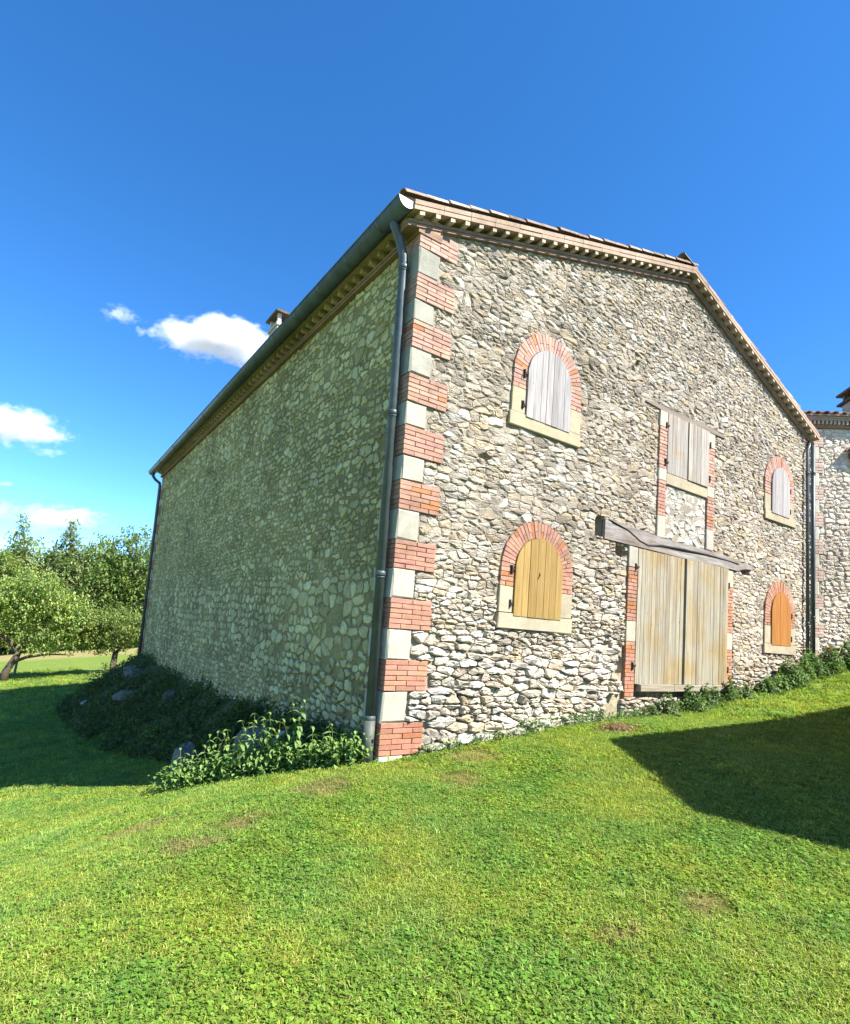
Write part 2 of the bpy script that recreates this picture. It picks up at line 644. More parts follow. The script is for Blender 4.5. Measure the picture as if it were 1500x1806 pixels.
def rect(x0, x1, z0, z1):
    return [(x0, z0), (x1, z0), (x1, z1), (x0, z1)]


def stone(mb, poly, fr, out, gap, tilt, col, back=0.06, rough=0.008, rnd=0.16, gj=0.5):
    """one rubble stone: an irregular block with a chamfered, tilted, uneven face"""
    n = len(poly)
    cx, cz = sum(p[0] for p in poly) / n, sum(p[1] for p in poly) / n
    ring = []
    for i in range(n):
        a, b_ = poly[i], poly[(i + 1) % n]
        L = math.hypot(b_[0] - a[0], b_[1] - a[1])
        if L < 0.012:
            continue
        t = U(rnd * 0.5, rnd) + 0.04
        ring.append((a[0] + (b_[0] - a[0]) * t, a[1] + (b_[1] - a[1]) * t))
        if L > 0.07:
            m_ = 0.5 + U(-.15, .15)
            ring.append((a[0] + (b_[0] - a[0]) * m_ + U(-.006, .006), a[1] + (b_[1] - a[1]) * m_ + U(-.006, .006)))
        ring.append((b_[0] + (a[0] - b_[0]) * t, b_[1] + (a[1] - b_[1]) * t))
    if len(ring) < 4:
        return False
    k = len(ring)
    o0, o1, o2 = [], [], []
    tx, tz = U(-tilt, tilt), U(-tilt, tilt)
    for (x, z) in ring:
        dx, dz = x - cx, z - cz
        r = math.hypot(dx, dz) + 1e-6
        s0 = max(0.3, 1 - gap * U(1 - gj, 1 + gj) / r)
        s2 = max(0.25, s0 - (0.012 + 0.01 * random.random()) / r - 0.05)
        o0.append(fr(cx + dx * s0, back, cz + dz * s0))
        o1.append(fr(cx + dx * s0, -out * 0.45 + U(-rough, rough) * .6, cz + dz * s0))
        o2.append(fr(cx + dx * s2, -out + tx * dx + tz * dz + U(-rough, rough), cz + dz * s2))
    c = fr(cx + U(-.01, .01), -out - U(0, rough * 1.2), cz + U(-.01, .01))
    f = []
    for i in range(k):
        j = (i + 1) % k
        f += [(i, j, k + j, k + i), (k + i, k + j, 2 * k + j, 2 * k + i), (2 * k + i, 2 * k + j, 3 * k)]
    mb.add(o0 + o1 + o2 + [c], f, col)
    return True


WARM = [(0.457, 0.401, 0.316), (0.499, 0.451, 0.378), (0.416, 0.345, 0.244), (0.405, 0.365, 0.301), (0.353, 0.309, 0.250), (0.447, 0.370, 0.276), (0.509, 0.472, 0.418)]
GREYS = [(0.396, 0.338, 0.263), (0.350, 0.300, 0.235), (0.445, 0.392, 0.316), (0.412, 0.332, 0.230), (0.300, 0.253, 0.198), (0.473, 0.418, 0.349), (0.378, 0.322, 0.257)]


def pick(pal, amp=0.1):
    c = random.choice(pal)
    k = 1 + U(-amp, amp)
    return tuple(x * k for x in c)


# ================================================================== THE BARN
LG, DG = 11.32, 17.75          # gable length, side wall length
AX, AZ = 6.05, 8.475           # apex of the gable wall
ZL, ZR = 6.63, 6.70            # wall tops at its two ends
S1, S2 = (AZ - ZL) / AX, (AZ - ZR) / (LG - AX)


def wtop(x):
    return ZL + S1 * x if x <= AX else AZ - S2 * (x - AX)


barn = thing('stone_barn', 'large rubble stone barn with red brick quoins and a tiled gable roof', 'barn', (0, 0, 0))
FG = lambda x, y, z: (x, y, z)                     # gable frame
FS = lambda y, o, z: (o, y, z)                     # side wall frame: outwards is -x
GROUND_GABLE = [(-0.02, -0.35), (LG, 0.9)]

# openings ---------------------------------------------------------------
WINS = [  # sill x0 x1 z0 z1 | centre, r in, r out, spring, shutter bottom, brick foot
    dict(s=(1.674, 3.168, 4.492, 4.699), c=2.44, ri=.472, ro=.725, sp=5.335, sb=4.668, bf=5.07, hinge='L', mat='grey', pieces=16),
    dict(s=(1.674, 3.168, 1.601, 1.823), c=2.425, ri=.485, ro=.73, sp=2.455, sb=1.787, bf=2.19, hinge='L', mat='honey', pieces=16),
    dict(s=(9.190, 10.657, 4.442, 4.646), c=9.885, ri=.430, ro=.69, sp=5.275, sb=4.612, bf=5.01, hinge='R', mat='grey', pieces=16),
    dict(s=(9.190, 10.657, 1.547, 1.758), c=9.945, ri=.455, ro=.70, sp=2.436, sb=1.732, bf=2.14, hinge='R', mat='orange', pieces=16),
]
ZB = [0, .377, .75, 1.117, 1.489, 1.857, 2.222, 2.573, 2.951, 3.314, 3.639, 4.011, 4.329, 4.688, 5.037, 5.397, 5.685, 6.024, 6.389, 6.78]
obs = []
for i in range(19):
    obs.append(rect(-.1, 0.575 if i % 2 == 0 else 0.315, ZB[i], ZB[i + 1]))
obs.append(rect(-.1, .32, -.5, 0))
for w in WINS:
    x0, x1, z0, z1 = w['s']
    arc = [(w['c'] + w['ro'] * math.cos(t), w['sp'] + w['ro'] * math.sin(t)) for t in np.linspace(0, math.pi, 13)]
    obs.append([(x0, z0), (x1, z0)] + arc)
obs.append(rect(5.28, 7.14, 3.44, 5.80))          # hatch with its jambs and infill
obs.append(rect(4.86, 7.53, 5.75, 5.85))
obs.append(rect(4.51, 7.92, 0.66, 3.16))          # door with its jambs
obs.append([(3.88, 3.16), (8.1, 3.15), (8.75, 3.22), (8.75, 3.33), (7.95, 3.39), (6.2, 3.43), (3.88, 3.51)])
VOIDS = [(U(.7, 11), U(.5, 7.2)) for _ in range(9)]
HOLES = [(3.66, 3.88, 3.20, 3.52), (4.55, 4.67, 6.32, 6.44), (8.30, 8.62, 3.12, 3.24), (4.20, 4.44, 2.95, 3.12), (4.36, 4.50, 1.0, 1.3)]
for h in HOLES:
    obs.append(rect(*h))
obs.append([(4.05, .3), (4.46, .3), (4.46, .72), (4.15, .70)])
OBS = obst(obs)
OUTL = ccw([(-.0, -0.35), (LG - .02, 0.9), (LG - .02, ZR), (AX, AZ), (0.0, ZL)])
OUTL2 = ccw([(0.0, -.35), (LG - .02, .85), (LG - .02, ZR), (AX, AZ), (0, ZL)])


def lown(x, z):
    """0 = sound wall above, 1 = washed out joints near the foot"""
    gl = np.interp(x, XS, ZX)
    return max(0.0, min(1.0, (2.6 - (z - gl)) / 2.4)) if x < 8 else max(0.0, min(1.0, (0.9 - (z - gl)) / 0.9))


def nz(x, z, s):
    return 0.5 + 0.25 * math.sin(x * s * 1.7 + 2.1 * math.sin(z * s * 1.1)) + 0.25 * math.sin(z * s * 1.9 + 1.7 * math.sin(x * s * .8 + 1))


# mortar sheet of the gable, with its thickness
gable_wall = None
mb = MB()
st = 0.085
nxg, nzg = int(LG / st), 110
cols_, grid = [], {}
for i in range(nxg + 1):
    x = LG * i / nxg
    zb = np.interp(x, [0, LG], [-.35, .85])
    zt = wtop(x)
    for j in range(nzg + 1):
        z = zb + (zt - zb) * j / nzg
        lo = lown(x, z)
        d = -0.001 + 0.032 * lo + 0.010 * nz(x, z, 3.1) + U(-.004, .004)
        for (hx0, hx1, hz0, hz1) in HOLES:
            if hx0 < x < hx1 and hz0 < z < hz1:
                d = 0.30
        for (vx, vz) in VOIDS:
            if abs(x - vx) < .065 and abs(z - vz) < .05:
                d = max(d, .08)
        t = max(0, min(1, lo * 1.1 + 0.25 * (nz(x, z, 1.3) - .5)))
        c = lerp((0.31, 0.27, 0.205), (0.37, 0.31, 0.205), t)
        k = 0.85 + 0.3 * nz(x, z, 5.3)
        mb.v.append((x, d, z))
        mb.c.append(tuple(q * k for q in c))
    if i:
        for j in range(nzg):
            a = (i - 1) * (nzg + 1) + j
            mb.f.append((a, a + nzg + 1, a + nzg + 2, a + 1))
mb.prism([(0.02, -.35), (LG, .85), (LG, ZR), (AX, AZ), (0.02, ZL)], 0.32, 0.5, (0.3, 0.27, 0.2))
gable_wall = mb.build('gable_wall', M_MORTAR, barn)

allst = []
for poly in cells(0, LG, -.4, AZ, 0.070, 0.185, 0.46, 0.13, lambda z: 1.18 if z < 1.4 else (1.05 if z < 3.6 else 0.92)):
    q = clip_cell(poly, OUTL, OBS)
    if q and area(q) > 0.0018:
        cx, cz = sum(p[0] for p in q) / len(q), sum(p[1] for p in q) / len(q)
        if cz < np.interp(cx, XS, ZX) - 0.12:
            continue
        if area(q) < .02 and any(abs(cx - vx) < .07 and abs(cz - vz) < .05 for vx, vz in VOIDS):
            continue
        allst.append((area(q) * px_of((cx, 0, cz)) ** 2 * (5.8 / math.hypot(cx + 3.5, 5.8)), cx, cz, q))
# infill under the hatch
for poly in cells(5.5, 6.9, 3.38, 4.45, 0.12, 0.24, 0.6, 0.05):
    q = clip_cell(poly, ccw(rect(5.525, 6.88, 3.43, 4.42)), [])
    if q and area(q) > 0.0018:
        cx, cz = sum(p[0] for p in q) / len(q), sum(p[1] for p in q) / len(q)
        allst.append((area(q) * px_of((cx, 0, cz)) ** 2 * .6, cx, -cz, q))
allst.sort(key=lambda t: -t[0])
rest = MB()
for i, (sz, cx, cz, q) in enumerate(allst):
    infill = cz < 0 and 5.5 < cx < 6.9 and -cz > 3.4
    czz = -cz if infill else cz
    lo = lown(cx, czz)
    wm = nz(cx, czz, 0.9)
    if infill:
        col = pick([(0.47, 0.455, 0.41), (0.43, 0.41, 0.35), (0.49, 0.47, 0.42)])
        out, gap = 0.0, 0.012
    else:
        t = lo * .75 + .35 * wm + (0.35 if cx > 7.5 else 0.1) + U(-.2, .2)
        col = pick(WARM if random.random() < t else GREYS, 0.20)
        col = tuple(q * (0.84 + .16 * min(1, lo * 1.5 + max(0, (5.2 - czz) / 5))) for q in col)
        out = 0.004 + 0.012 * random.random() + lo * (0.010 + 0.045 * random.random() ** 1.5)
        gap = 0.005 + 0.006 * random.random() + 0.006 * lo
    tgt = MB() if i < 300 else rest
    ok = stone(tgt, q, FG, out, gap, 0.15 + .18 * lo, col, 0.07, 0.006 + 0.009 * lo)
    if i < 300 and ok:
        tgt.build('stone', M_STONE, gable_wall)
rs = rest.build('rubble_stones', M_STONE, gable_wall)
rs['kind'] = 'stuff'

# side wall --------------------------------------------------------------
ZS = 6.56
mb = MB()
ny_, nz_ = 150, 60
for i in range(ny_ + 1):
    y = DG * i / ny_
    for j in range(nz_ + 1):
        z = -2.6 + (ZS + 2.6) * j / nz_
        d = 0.002 + 0.01 * nz(y, z, 2.7) + (0.022 if (z < 0.9 + .3 * nz(y, z, 1.) and y < 3.2) else 0)
        c = lerp((0.31, 0.265, 0.115), (0.25, 0.22, 0.10), nz(y * .6, z * .8, 1.0))
        k = 0.85 + 0.3 * nz(y, z, 4.3)
        mb.v.append((d, y, z))
        mb.c.append(tuple(q * k for q in c))
    if i:
        for j in range(nz_):
            a = (i - 1) * (nz_ + 1) + j
            mb.f.append((a, a + nz_ + 1, a + nz_ + 2, a + 1))
mb.box(0.3, 0.5, 0.5, DG, -2.6, ZS, (0.3, 0.27, 0.2))
side_wall = mb.build('side_wall', M_MORTAR, barn)
obs = []
for i in range(19):
    obs.append(rect(-.1, 0.30 if i % 2 == 0 else 0.42, ZB[i], min(ZB[i + 1], ZS)))
    obs.append(rect(DG - (0.45 if i % 2 == 0 else 0.30), DG + .1, ZB[i], min(ZB[i + 1], ZS)))
OBS2 = obst(obs)
OUT3 = ccw(rect(0.02, DG - .02, -2.6, ZS))
sl = []
for poly in cells(0, DG, -1.6, ZS, 0.100, 0.175, 0.66, 0.16):
    q = clip_cell(poly, OUT3, OBS2)
    if q and area(q) > 0.003:
        cy, cz = sum(p[0] for p in q) / len(q), sum(p[1] for p in q) / len(q)
        if cz < max(g1(-.1, cy) - .1, -0.9):
            continue
        if random.random() < .10:
            continue
        sl.append((area(q) * px_of((0, cy, cz)) ** 2 * (3.5 / math.hypot(cy + 5.8, 3.5)), cy, cz, q))
rest = MB()
for (sz, cy, cz, q) in sl:
    lowz = cz < 0.9 and cy < 3.2
    col = pick([(0.54, 0.495, 0.265), (0.47, 0.43, 0.24), (0.60, 0.555, 0.315), (0.40, 0.35, 0.175), (0.50, 0.44, 0.225)], 0.15)
    stone(rest, q, FS, 0.004 + 0.012 * random.random() + (0.012 if lowz else 0), 0.012 + 0.040 * random.random() ** 1.8, 0.08, col, 0.06, 0.005, .26, .8)
rs = rest.build('flush_stones', M_STONE, side_wall)
rs['kind'] = 'stuff'

mb = MB()
mb.box(LG - .5, LG, 0.52, DG, -1.5, ZR, (0.5, 0.45, 0.36))
mb.build('far_side_wall', M_MORTAR, barn)
mb = MB()
mb.prism([(0.5, -2.6), (LG - .5, -1.5), (LG - .5, ZR), (AX, AZ), (0.5, ZL)], DG - .5, DG, (0.5, 0.45, 0.36))
mb.build('rear_wall', M_MORTAR, barn)

# bricks are gathered first, the 300 that show largest become parts of their own
BRICKS = []


def brick_col(z, hot=0.0):
    t = max(0, min(1, z / 6.5))
    c = lerp((0.345, 0.158, 0.102), (0.365, 0.232, 0.182), t)
    if random.random() < 0.12 * (1 - t) + hot * .5:
        c = (0.37, 0.155, 0.07)
    k = 1 + U(-.16, .13)
    return (c[0] * k, c[1] * k * U(.93, 1.07), c[2] * k)


def add_brick(host, box, z, fr=FG, hot=0.0, poly=None, weight=1.0):
    BRICKS.append((host, box, z, fr, hot, poly, weight))


def core(name, boxes, fr=FG, col=(0.30, 0.22, 0.16)):
    mb = MB()
    for bx in boxes:
        mb.box(*bx, col, fr)
    return mb.build(name, M_MORTAR, barn)


for i in range(19):
    z0, z1 = ZB[i], ZB[i + 1]
    if i % 2 == 0:
        host = core('quoin_brickwork', [(-.018, 0.555, -.018, .2, z0, min(z1, ZL)), ])
        host2 = host
        nb = 6
        ch = (min(z1, 6.76) - z0) / nb
        for r in range(nb):
            a, c = z0 + r * ch + .0035, z0 + (r + 1) * ch - .0035
            if c > wtop(0.28) - .02:
                continue
            xs = [-.03, .285, .575] if r % 2 else [-.03, .135, .425, .572]
            off = U(-.006, .006)
            for k in range(len(xs) - 1):
                x0, x1 = xs[k], xs[k + 1]
                if k:
                    x0 += off + .004
                if k < len(xs) - 2:
                    x1 += off - .004
                if wtop(x0) < c + .0:
                    continue
                pr = U(-.004, .004)
                y1 = 0.12 if not (k == 0 and r % 2 == 0) else .255
                add_brick(host, (x0, x1, -.032 + pr, y1, a, c), z0, FG)
            # return on the side wall
            y0 = .128 if r % 2 else .263
            add_brick(host, (-.032, .06, y0, .40 if r % 2 == 0 else .30, a, c), z0, FG, 0, None, .2)
    else:
        mb = MB()
        kx = .30 + U(-.03, .014)
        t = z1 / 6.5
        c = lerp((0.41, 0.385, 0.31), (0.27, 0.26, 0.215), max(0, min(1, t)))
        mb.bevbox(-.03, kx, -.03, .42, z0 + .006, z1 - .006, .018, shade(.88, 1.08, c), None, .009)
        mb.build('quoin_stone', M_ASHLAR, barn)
    # plain quoins at the far end of the side wall
mb = MB()
mb.bevbox(-.02, .31, -.035, .3, -.4, -.004, .012, (0.6, 0.55, 0.42), None, .008)
mb.build('quoin_stone', M_ASHLAR, barn)
for i in range(19):
    z0, z1 = ZB[i], min(ZB[i + 1], ZS)
    if z0 > ZS - .05:
        continue
    mb = MB()
    dd = .44 if i % 2 == 0 else .29
    mb.box(-.02, .3, DG - dd, DG, z0 + .004, z1 - .004, (0.40, 0.2, 0.13) if i % 2 == 0 else (0.60, .56, .47))
    mb.build('far_quoin', M_ASHLAR, barn)


# windows ----------------------------------------------------------------
def arch_pts(c, sp, r, n=16, a0=0.0, a1=math.pi):
    return [(c + r * math.cos(t), sp + r * math.sin(t)) for t in np.linspace(a0, a1, n + 1)]


def planks(host, xs, ztop, z0, y0, y1, mat, gp=.0035):
    for k in range(len(xs) - 1):
        a, c = xs[k] + gp, xs[k + 1] - gp
        n = 5
        topl = [(a + (c - a) * t, ztop(a + (c - a) * t)) for t in np.linspace(1, 0, n)]
        mb = MB()
        yy = U(-.0035, .0035)
        mb.prism([(a, z0 + U(-.001, .001)), (c, z0 + U(-.001, .001))] + topl, y0 + yy, y1 + yy)
        mb.build('plank', mat, host)


def hinge(host, x, z, s):
    mb = MB()
    mb.box(x - .045, x + .045, -.052, -.028, z - .016, z + .016, (1, 1, 1), None, .003)
    mb.tube([(x - .04 * s, -.048, z - .06), (x - .04 * s, -.048, z + .05)], .014, 7)
    mb.box(x - .075 if s > 0 else x + .01, x - .01 if s > 0 else x + .075, -.0365, -.02, z - .075, z + .055)
    return mb.build('hinge', M_IRON, host)


for wi, w in enumerate(WINS):
    x0, x1, z0, z1 = w['s']
    c, ri, ro, sp = w['c'], w['ri'], w['ro'], w['sp']
    far = wi >= 2
    # arch core of mortar
    mb = MB()
    n = 24
    oa, ia = arch_pts(c, sp, ro - .008, n), arch_pts(c, sp, ri + .004, n)
    for k in range(n):
        mb.prism([ia[k], oa[k], oa[k + 1], ia[k + 1]], -.020, .10, (0.33, 0.25, 0.18))
    for s_ in (-1, 1):
        xa, xb = sorted((c + s_ * (ri + .004), c + s_ * (ro - .008)))
        mb.box(xa, xb, -.020, .10, w['bf'] + .004, sp, (0.33, 0.25, 0.18))
    sur = mb.build('arch_surround', M_MORTAR, barn)
    if w['mat'] == 'orange':
        sur['label'] = 'brick arch surround of the bright orange shutter'
    # voussoirs
    nv = 30
    da = math.pi / nv
    for k in range(nv):
        t0, t1 = k * da + .006 / ro, (k + 1) * da - .006 / ro
        segs = [(ri + .001, ro + U(-.012, .008))] if k % 2 else [(ri + .001, ri + (ro - ri) * .42), (ri + (ro - ri) * .42 + .007, ro + U(-.012, .008))]
        if k in (3, 11, 22):
            segs = [(ri + .001, ri + (ro - ri) * .6), (ri + (ro - ri) * .6 + .007, ro - .01)]
        for (ra, rb) in segs:
            pl = [(c + r_ * math.cos(t), sp + r_ * math.sin(t)) for r_, t in ((ra, t0), (rb, t0), (rb, t1), (ra, t1))]
            pr = U(-.005, .004)
            add_brick(sur, (0, 0, -.034 + pr, .05, 0, 0), sp, FG, 0.05, pl, 1)
    for s_ in (-1, 1):
        nr = max(2, round((sp - w['bf']) / .0625))
        ch = (sp - w['bf']) / nr
        for r in range(nr):
            a, b2 = w['bf'] + r * ch + .004, w['bf'] + (r + 1) * ch - .003
            cuts = [ri + .002, ro - .004] if r % 2 else [ri + .002, ri + (ro - ri) * (.4 if r % 4 else .6), ro + .004]
            for k in range(len(cuts) - 1):
                xa, xb = sorted((c + s_ * (cuts[k] + (.004 if k else 0)), c + s_ * (cuts[k + 1] - (.003 if k < len(cuts) - 2 else 0))))
                add_brick(sur, (xa, xb, -.034 + U(-.004, .004), .05, a, b2), sp, FG, 0.05)
    # jamb stones and sill
    jc = (0.32, 0.275, 0.185) if wi in (0, 2) else (0.35, 0.305, 0.215)
    for s_ in (-1, 1):
        xa, xb = sorted((c + s_ * (ri + .003), c + s_ * (ro + .004)))
        mb = MB()
        mb.bevbox(xa, xb, -.036, .1, z1 + .003, w['bf'] - .003, .006, shade(.95, 1.05, jc), None, .003)
        mb.build('jamb_stone', M_ASHLAR, sur)
    mb = MB()
    mb.bevbox(x0, x1, -.052, .1, z0, z1 - .002, .008, shade(.96, 1.06, jc), None, .004)
    mb.build('sill', M_ASHLAR, sur)
    # shutter
    sh = MB()
    rs_ = ri - .006
    poly = [(c - rs_ + .01, w['sb'] + .02), (c + rs_ - .01, w['sb'] + .02)] + arch_pts(c, sp, rs_ - .012, 16)
    sh.prism(poly, 0.002, .03, (.1, .08, .06))
    mt = {'grey': M_WGREY, 'honey': M_WHONEY, 'orange': M_WORANGE}[w['mat']]
    sho = sh.build('arched_shutter', M_DARK, barn)
    sho['label'] = {0: 'silver grey arched plank shutter high on the left', 1: 'honey yellow arched plank shutter low on the left',
                    2: 'silver grey arched plank shutter high on the right', 3: 'orange stained arched plank shutter low on the right'}[wi]
    k_ = 7 if wi < 2 else 5
    xs = [c - rs_]
    wd = [U(.8, 1.25) for _ in range(k_)]
    tw = sum(wd)
    for q in wd:
        xs.append(xs[-1] + 2 * rs_ * q / tw)
    zt = lambda x, c=c, sp=sp, rs_=rs_: sp + math.sqrt(max(1e-5, rs_ ** 2 - (x - c) ** 2))
    planks(sho, xs, zt, w['sb'], -.062, 0.0, mt)
    s_ = -1 if w['hinge'] == 'L' else 1
    for zz in (w['sb'] + .17, sp - .02):
        hinge(sho, c + s_ * (ri + .012), zz, -s_)
    if wi == 1:
        mb = MB()
        mb.tube([(c - .045, -.062, 2.34), (c - .015, -.075, 2.40), (c - .01, -.062, 2.44)], .007, 6)
        mb.box(c - .03, c - .008, -.060, -.05, 2.38, 2.42)
        mb.build('latch', M_IRON, sho)

# hatch ------------------------------------------------------------------


def jamb(name, x0, x1, spec, inner):
    mb = MB()
    zlo, zhi = min(s[1] for s in spec), max(s[2] for s in spec)
    mb.box(x0 + .008, x1 - .008, -.016, .10, zlo, zhi, (0.33, 0.25, 0.18))
    host = mb.build(name, M_MORTAR, barn)
    for kind, a, b2 in spec:
        if kind == 's':
            mb = MB()
            mb.bevbox(x0 - .006, x1 + .003, -.036, .1, a + .003, b2 - .003, .007, pick([(0.39, 0.35, 0.27), (0.36, 0.335, 0.275)], .06), None, .004)
            mb.build('jamb_stone', M_ASHLAR, host)
        else:
            nr = round((b2 - a) / .0625)
            ch = (b2 - a) / nr
            for r in range(nr):
                za, zb_ = a + r * ch + .004, a + (r + 1) * ch - .004
                f = .62 if r % 4 == 0 else .35
                cuts = [x0, x1] if r % 2 else [x0, x0 + (x1 - x0) * f, x1]
                for k in range(len(cuts) - 1):
                    add_brick(host, (cuts[k] + (.004 if k else 0), cuts[k + 1] - (.003 if k < len(cuts) - 2 else 0),
                                     -.034 + U(-.004, .004), .05, za, zb_), 1.0, FG, .12)
    return host


for (xa, xb) in ((5.29, 5.515), (6.893, 7.13)):
    jamb('hatch_jamb', xa, xb, [('s', 3.42, 3.82), ('b', 3.82, 4.46), ('s', 4.46, 4.68), ('b', 4.68, 5.45), ('s', 5.45, 5.745)], 1)
mb = MB()
mb.bevbox(5.52, 6.887, -.038, .1, 4.425, 4.628, .008, (0.31, 0.27, 0.185), None, .004)
mb.build('hatch_sill', M_ASHLAR, barn)
for (xa, xb) in ((5.525, 6.165), (6.183, 6.882)):
    mb = MB()
    mb.box(xa + .01, xb - .01, 0.002, .03, 4.65, 5.73)
    o = mb.build('hatch_shutter', M_DARK, barn)
    xs = list(np.linspace(xa, xb, 6))
    xs = [xs[0]] + [q + U(-.015, .015) for q in xs[1:-1]] + [xs[-1]]
    planks(o, xs, lambda x: 5.742, 4.632, -.040 if xa < 6 else -.056, 0.0, M_WHATCH)
    s_ = -1 if xa < 6 else 1
    for zz in (4.82, 5.50):
        hinge(o, (xa if s_ < 0 else xb) + s_ * .02, zz, -s_)
mb = MB()
top = [(4.87, 5.80), (5.3, 5.835), (5.9, 5.85), (6.5, 5.855), (7.1, 5.86), (7.52, 5.835)]
bot = [(7.52, 5.78), (6.8, 5.755), (6.0, 5.750), (5.3, 5.752), (4.87, 5.775)]
mb.prism(top[::-1] + bot[::-1], -.026, .08)
mb.build('hatch_lintel', M_WBEAM2, barn)

# great door ---------------------------------------------------------------
jamb('door_jamb', 4.525, 4.765, [('b', .66, 1.56), ('s', 1.56, 1.90), ('b', 1.90, 2.80), ('s', 2.80, 3.15)], 1)
jamb('door_jamb', 7.665, 7.90, [('b', .735, 1.55), ('s', 1.55, 1.88), ('b', 1.88, 2.78), ('s', 2.78, 3.12)], -1)
for (xa, xb, n) in ((4.775, 6.152, 13), (6.188, 7.658, 13)):
    mb = MB()
    mb.box(xa + .02, xb - .02, 0.0, .03, .89, 3.10)
    o = mb.build('door_leaf', M_DARK, barn)
    o['label'] = 'left leaf of the tall grey and ochre plank door' if xa < 5 else 'right leaf of the tall grey and ochre plank door'
    wd = [U(.8, 1.2) for _ in range(n)]
    xs = [xa]
    for q in wd:
        xs.append(xs[-1] + (xb - xa) * q / sum(wd))
    planks(o, xs, lambda x: 3.142 + U(-.006, .004), .872, -.040 if xa < 5 else -.066, -.01, M_WDOOR)
    s_ = -1 if xa < 6 else 1
    for zz in (1.17, 2.82):
        hinge(o, (xa if s_ < 0 else xb) + s_ * .03, zz, -s_)
for (xa, xb) in ((4.86, 5.83), (5.836, 7.675)):
    mb = MB()
    mb.bevbox(xa, xb, -.105, .0, .752, .868, .006, (1, 1, 1), None, .003)
    mb.build('threshold_board', M_WBOARD, barn)
mb = MB()
mb.box(4.78, 7.66, 0.03, .12, .55, .76, (.2, .17, .12))
mb.build('threshold_bed', M_MORTAR, barn)

mb = MB()
mb.box(6.14, 6.21, -.008, .03, .88, 3.12, (.05, .05, .05))  # dark strip that paints the shade between the two leaves
mb.build('door_gap_shade', M_DARK, barn)
# cracked lintel beam: two lengths of timber with a wavy split between them
crack = [(3.95, 3.497), (4.053, 3.48), (4.465, 3.40), (4.785, 3.27), (5.03, 3.225), (5.445, 3.285), (6.064, 3.315), (6.929, 3.325), (7.77, 3.305), (8.1, 3.29)]
topb = [(8.1, 3.355), (7.75, 3.39), (7.4, 3.385), (6.9, 3.41), (6.5, 3.40), (5.9, 3.425), (5.5, 3.415), (5.0, 3.455), (4.6, 3.462), (4.3, 3.50), (4.0, 3.512)]
fr_beam = lambda x, y, z: (x, y + .012 * math.sin(x * 2.3), z)
mb = MB()
up_poly = [(x, z + .014) for x, z in crack] + topb
lo_poly = [(3.885, 3.175), (4.4, 3.165), (4.9, 3.165), (5.6, 3.160), (6.6, 3.155), (7.6, 3.152), (8.1, 3.155)] + [(x, z - .016) for x, z in crack[::-1]] + [(3.89, 3.50)]
beam = MB()
beam.prism([(3.9, 3.18), (8.1, 3.16), (8.1, 3.34), (3.9, 3.49)], .02, .12, (.08, .07, .06))  # dark fill behind the timbers paints the shade inside the split
beam = beam.build('lintel_beam', M_DARK, barn)
for j in range(len(crack) - 1):
    (xa, za), (xb, zb_) = crack[j], crack[j + 1]
    ta = np.interp([xa, xb], [p[0] for p in topb[::-1]], [p[1] for p in topb[::-1]])
    mb.prism([(xa, za + .014), (xb, zb_ + .014), (xb, ta[1]), (xa, max(ta[0], za + .02))], -.034, .02, (1, 1, 1), fr_beam)
mb.build('upper_timber', M_WBEAM, beam)
mb = MB()
lowx = [(3.885, 3.175), (4.4, 3.165), (4.9, 3.165), (5.6, 3.160), (6.6, 3.155), (7.6, 3.152), (8.1, 3.155)]
for j in range(len(crack) - 1):
    (xa, za), (xb, zb_) = crack[j], crack[j + 1]
    la = np.interp([xa, xb], [p[0] for p in lowx], [p[1] for p in lowx])
    mb.prism([(xa, la[0]), (xb, la[1]), (xb, zb_ - .018), (xa, za - .018)], -.030, .02, (1, 1, 1), fr_beam)
mb.prism([(3.875, 3.175), (3.95, 3.172), (3.95, 3.48), (3.88, 3.50)], -.036, .02, (1, 1, 1), fr_beam)
mb.build('lower_timber', M_WBEAM, beam)
mb = MB()
mb.prism([(8.1, 3.155), (8.45, 3.235), (8.72, 3.25), (8.72, 3.30), (8.4, 3.33), (8.1, 3.36)], -.02, .04, (1, 1, 1), fr_beam)
mb.build('splintered_end', M_WBEAM, beam)
mb = MB()
mb.tube([(x, -.034, z - .004 + .006 * math.sin(i)) for i, (x, z) in enumerate(crack[1:])], .016, 6)
mb.build('cable', M_IRON, beam)

# now place the bricks -----------------------------------------------------


def brick_size(bk):
    host, bx, z, fr, hot, poly, wt = bk
    if poly:
        cx = sum(p[0] for p in poly) / 4
        cz = sum(p[1] for p in poly) / 4
        a = area(poly)
    else:
        cx, cz = (bx[0] + bx[1]) / 2, (bx[4] + bx[5]) / 2
        a = (bx[1] - bx[0]) * (bx[5] - bx[4])
    return a * wt * px_of((cx, 0, cz)) ** 2 * 5.8 / math.hypot(cx + 3.5, 5.8)


order = sorted(range(len(BRICKS)), key=lambda i: -brick_size(BRICKS[i]))
single = set(order[:300])
rest = {}
for i, bk in enumerate(BRICKS):
    host, bx, z, fr, hot, poly, wt = bk
    tgt = MB() if i in single else rest.setdefault(host.name, (host, MB()))[1]
    c = brick_col(bx[4] if not poly else sum(p[1] for p in poly) / 4, hot)
    if poly:
        tgt.prism([(x + U(-.002, .002), y + U(-.002, .002)) for x, y in poly], bx[2], bx[3], c)
    elif wt < 1:
        tgt.box(*bx, c, fr)
    else:
        tgt.bevbox(*bx, .004, c, fr, .0022)
    if i in single:
        tgt.build('brick', M_BRICK, host)
for host, mbb in rest.values():
    o = mbb.build('small_bricks', M_BRICK, host)
    o['kind'] = 'stuff'

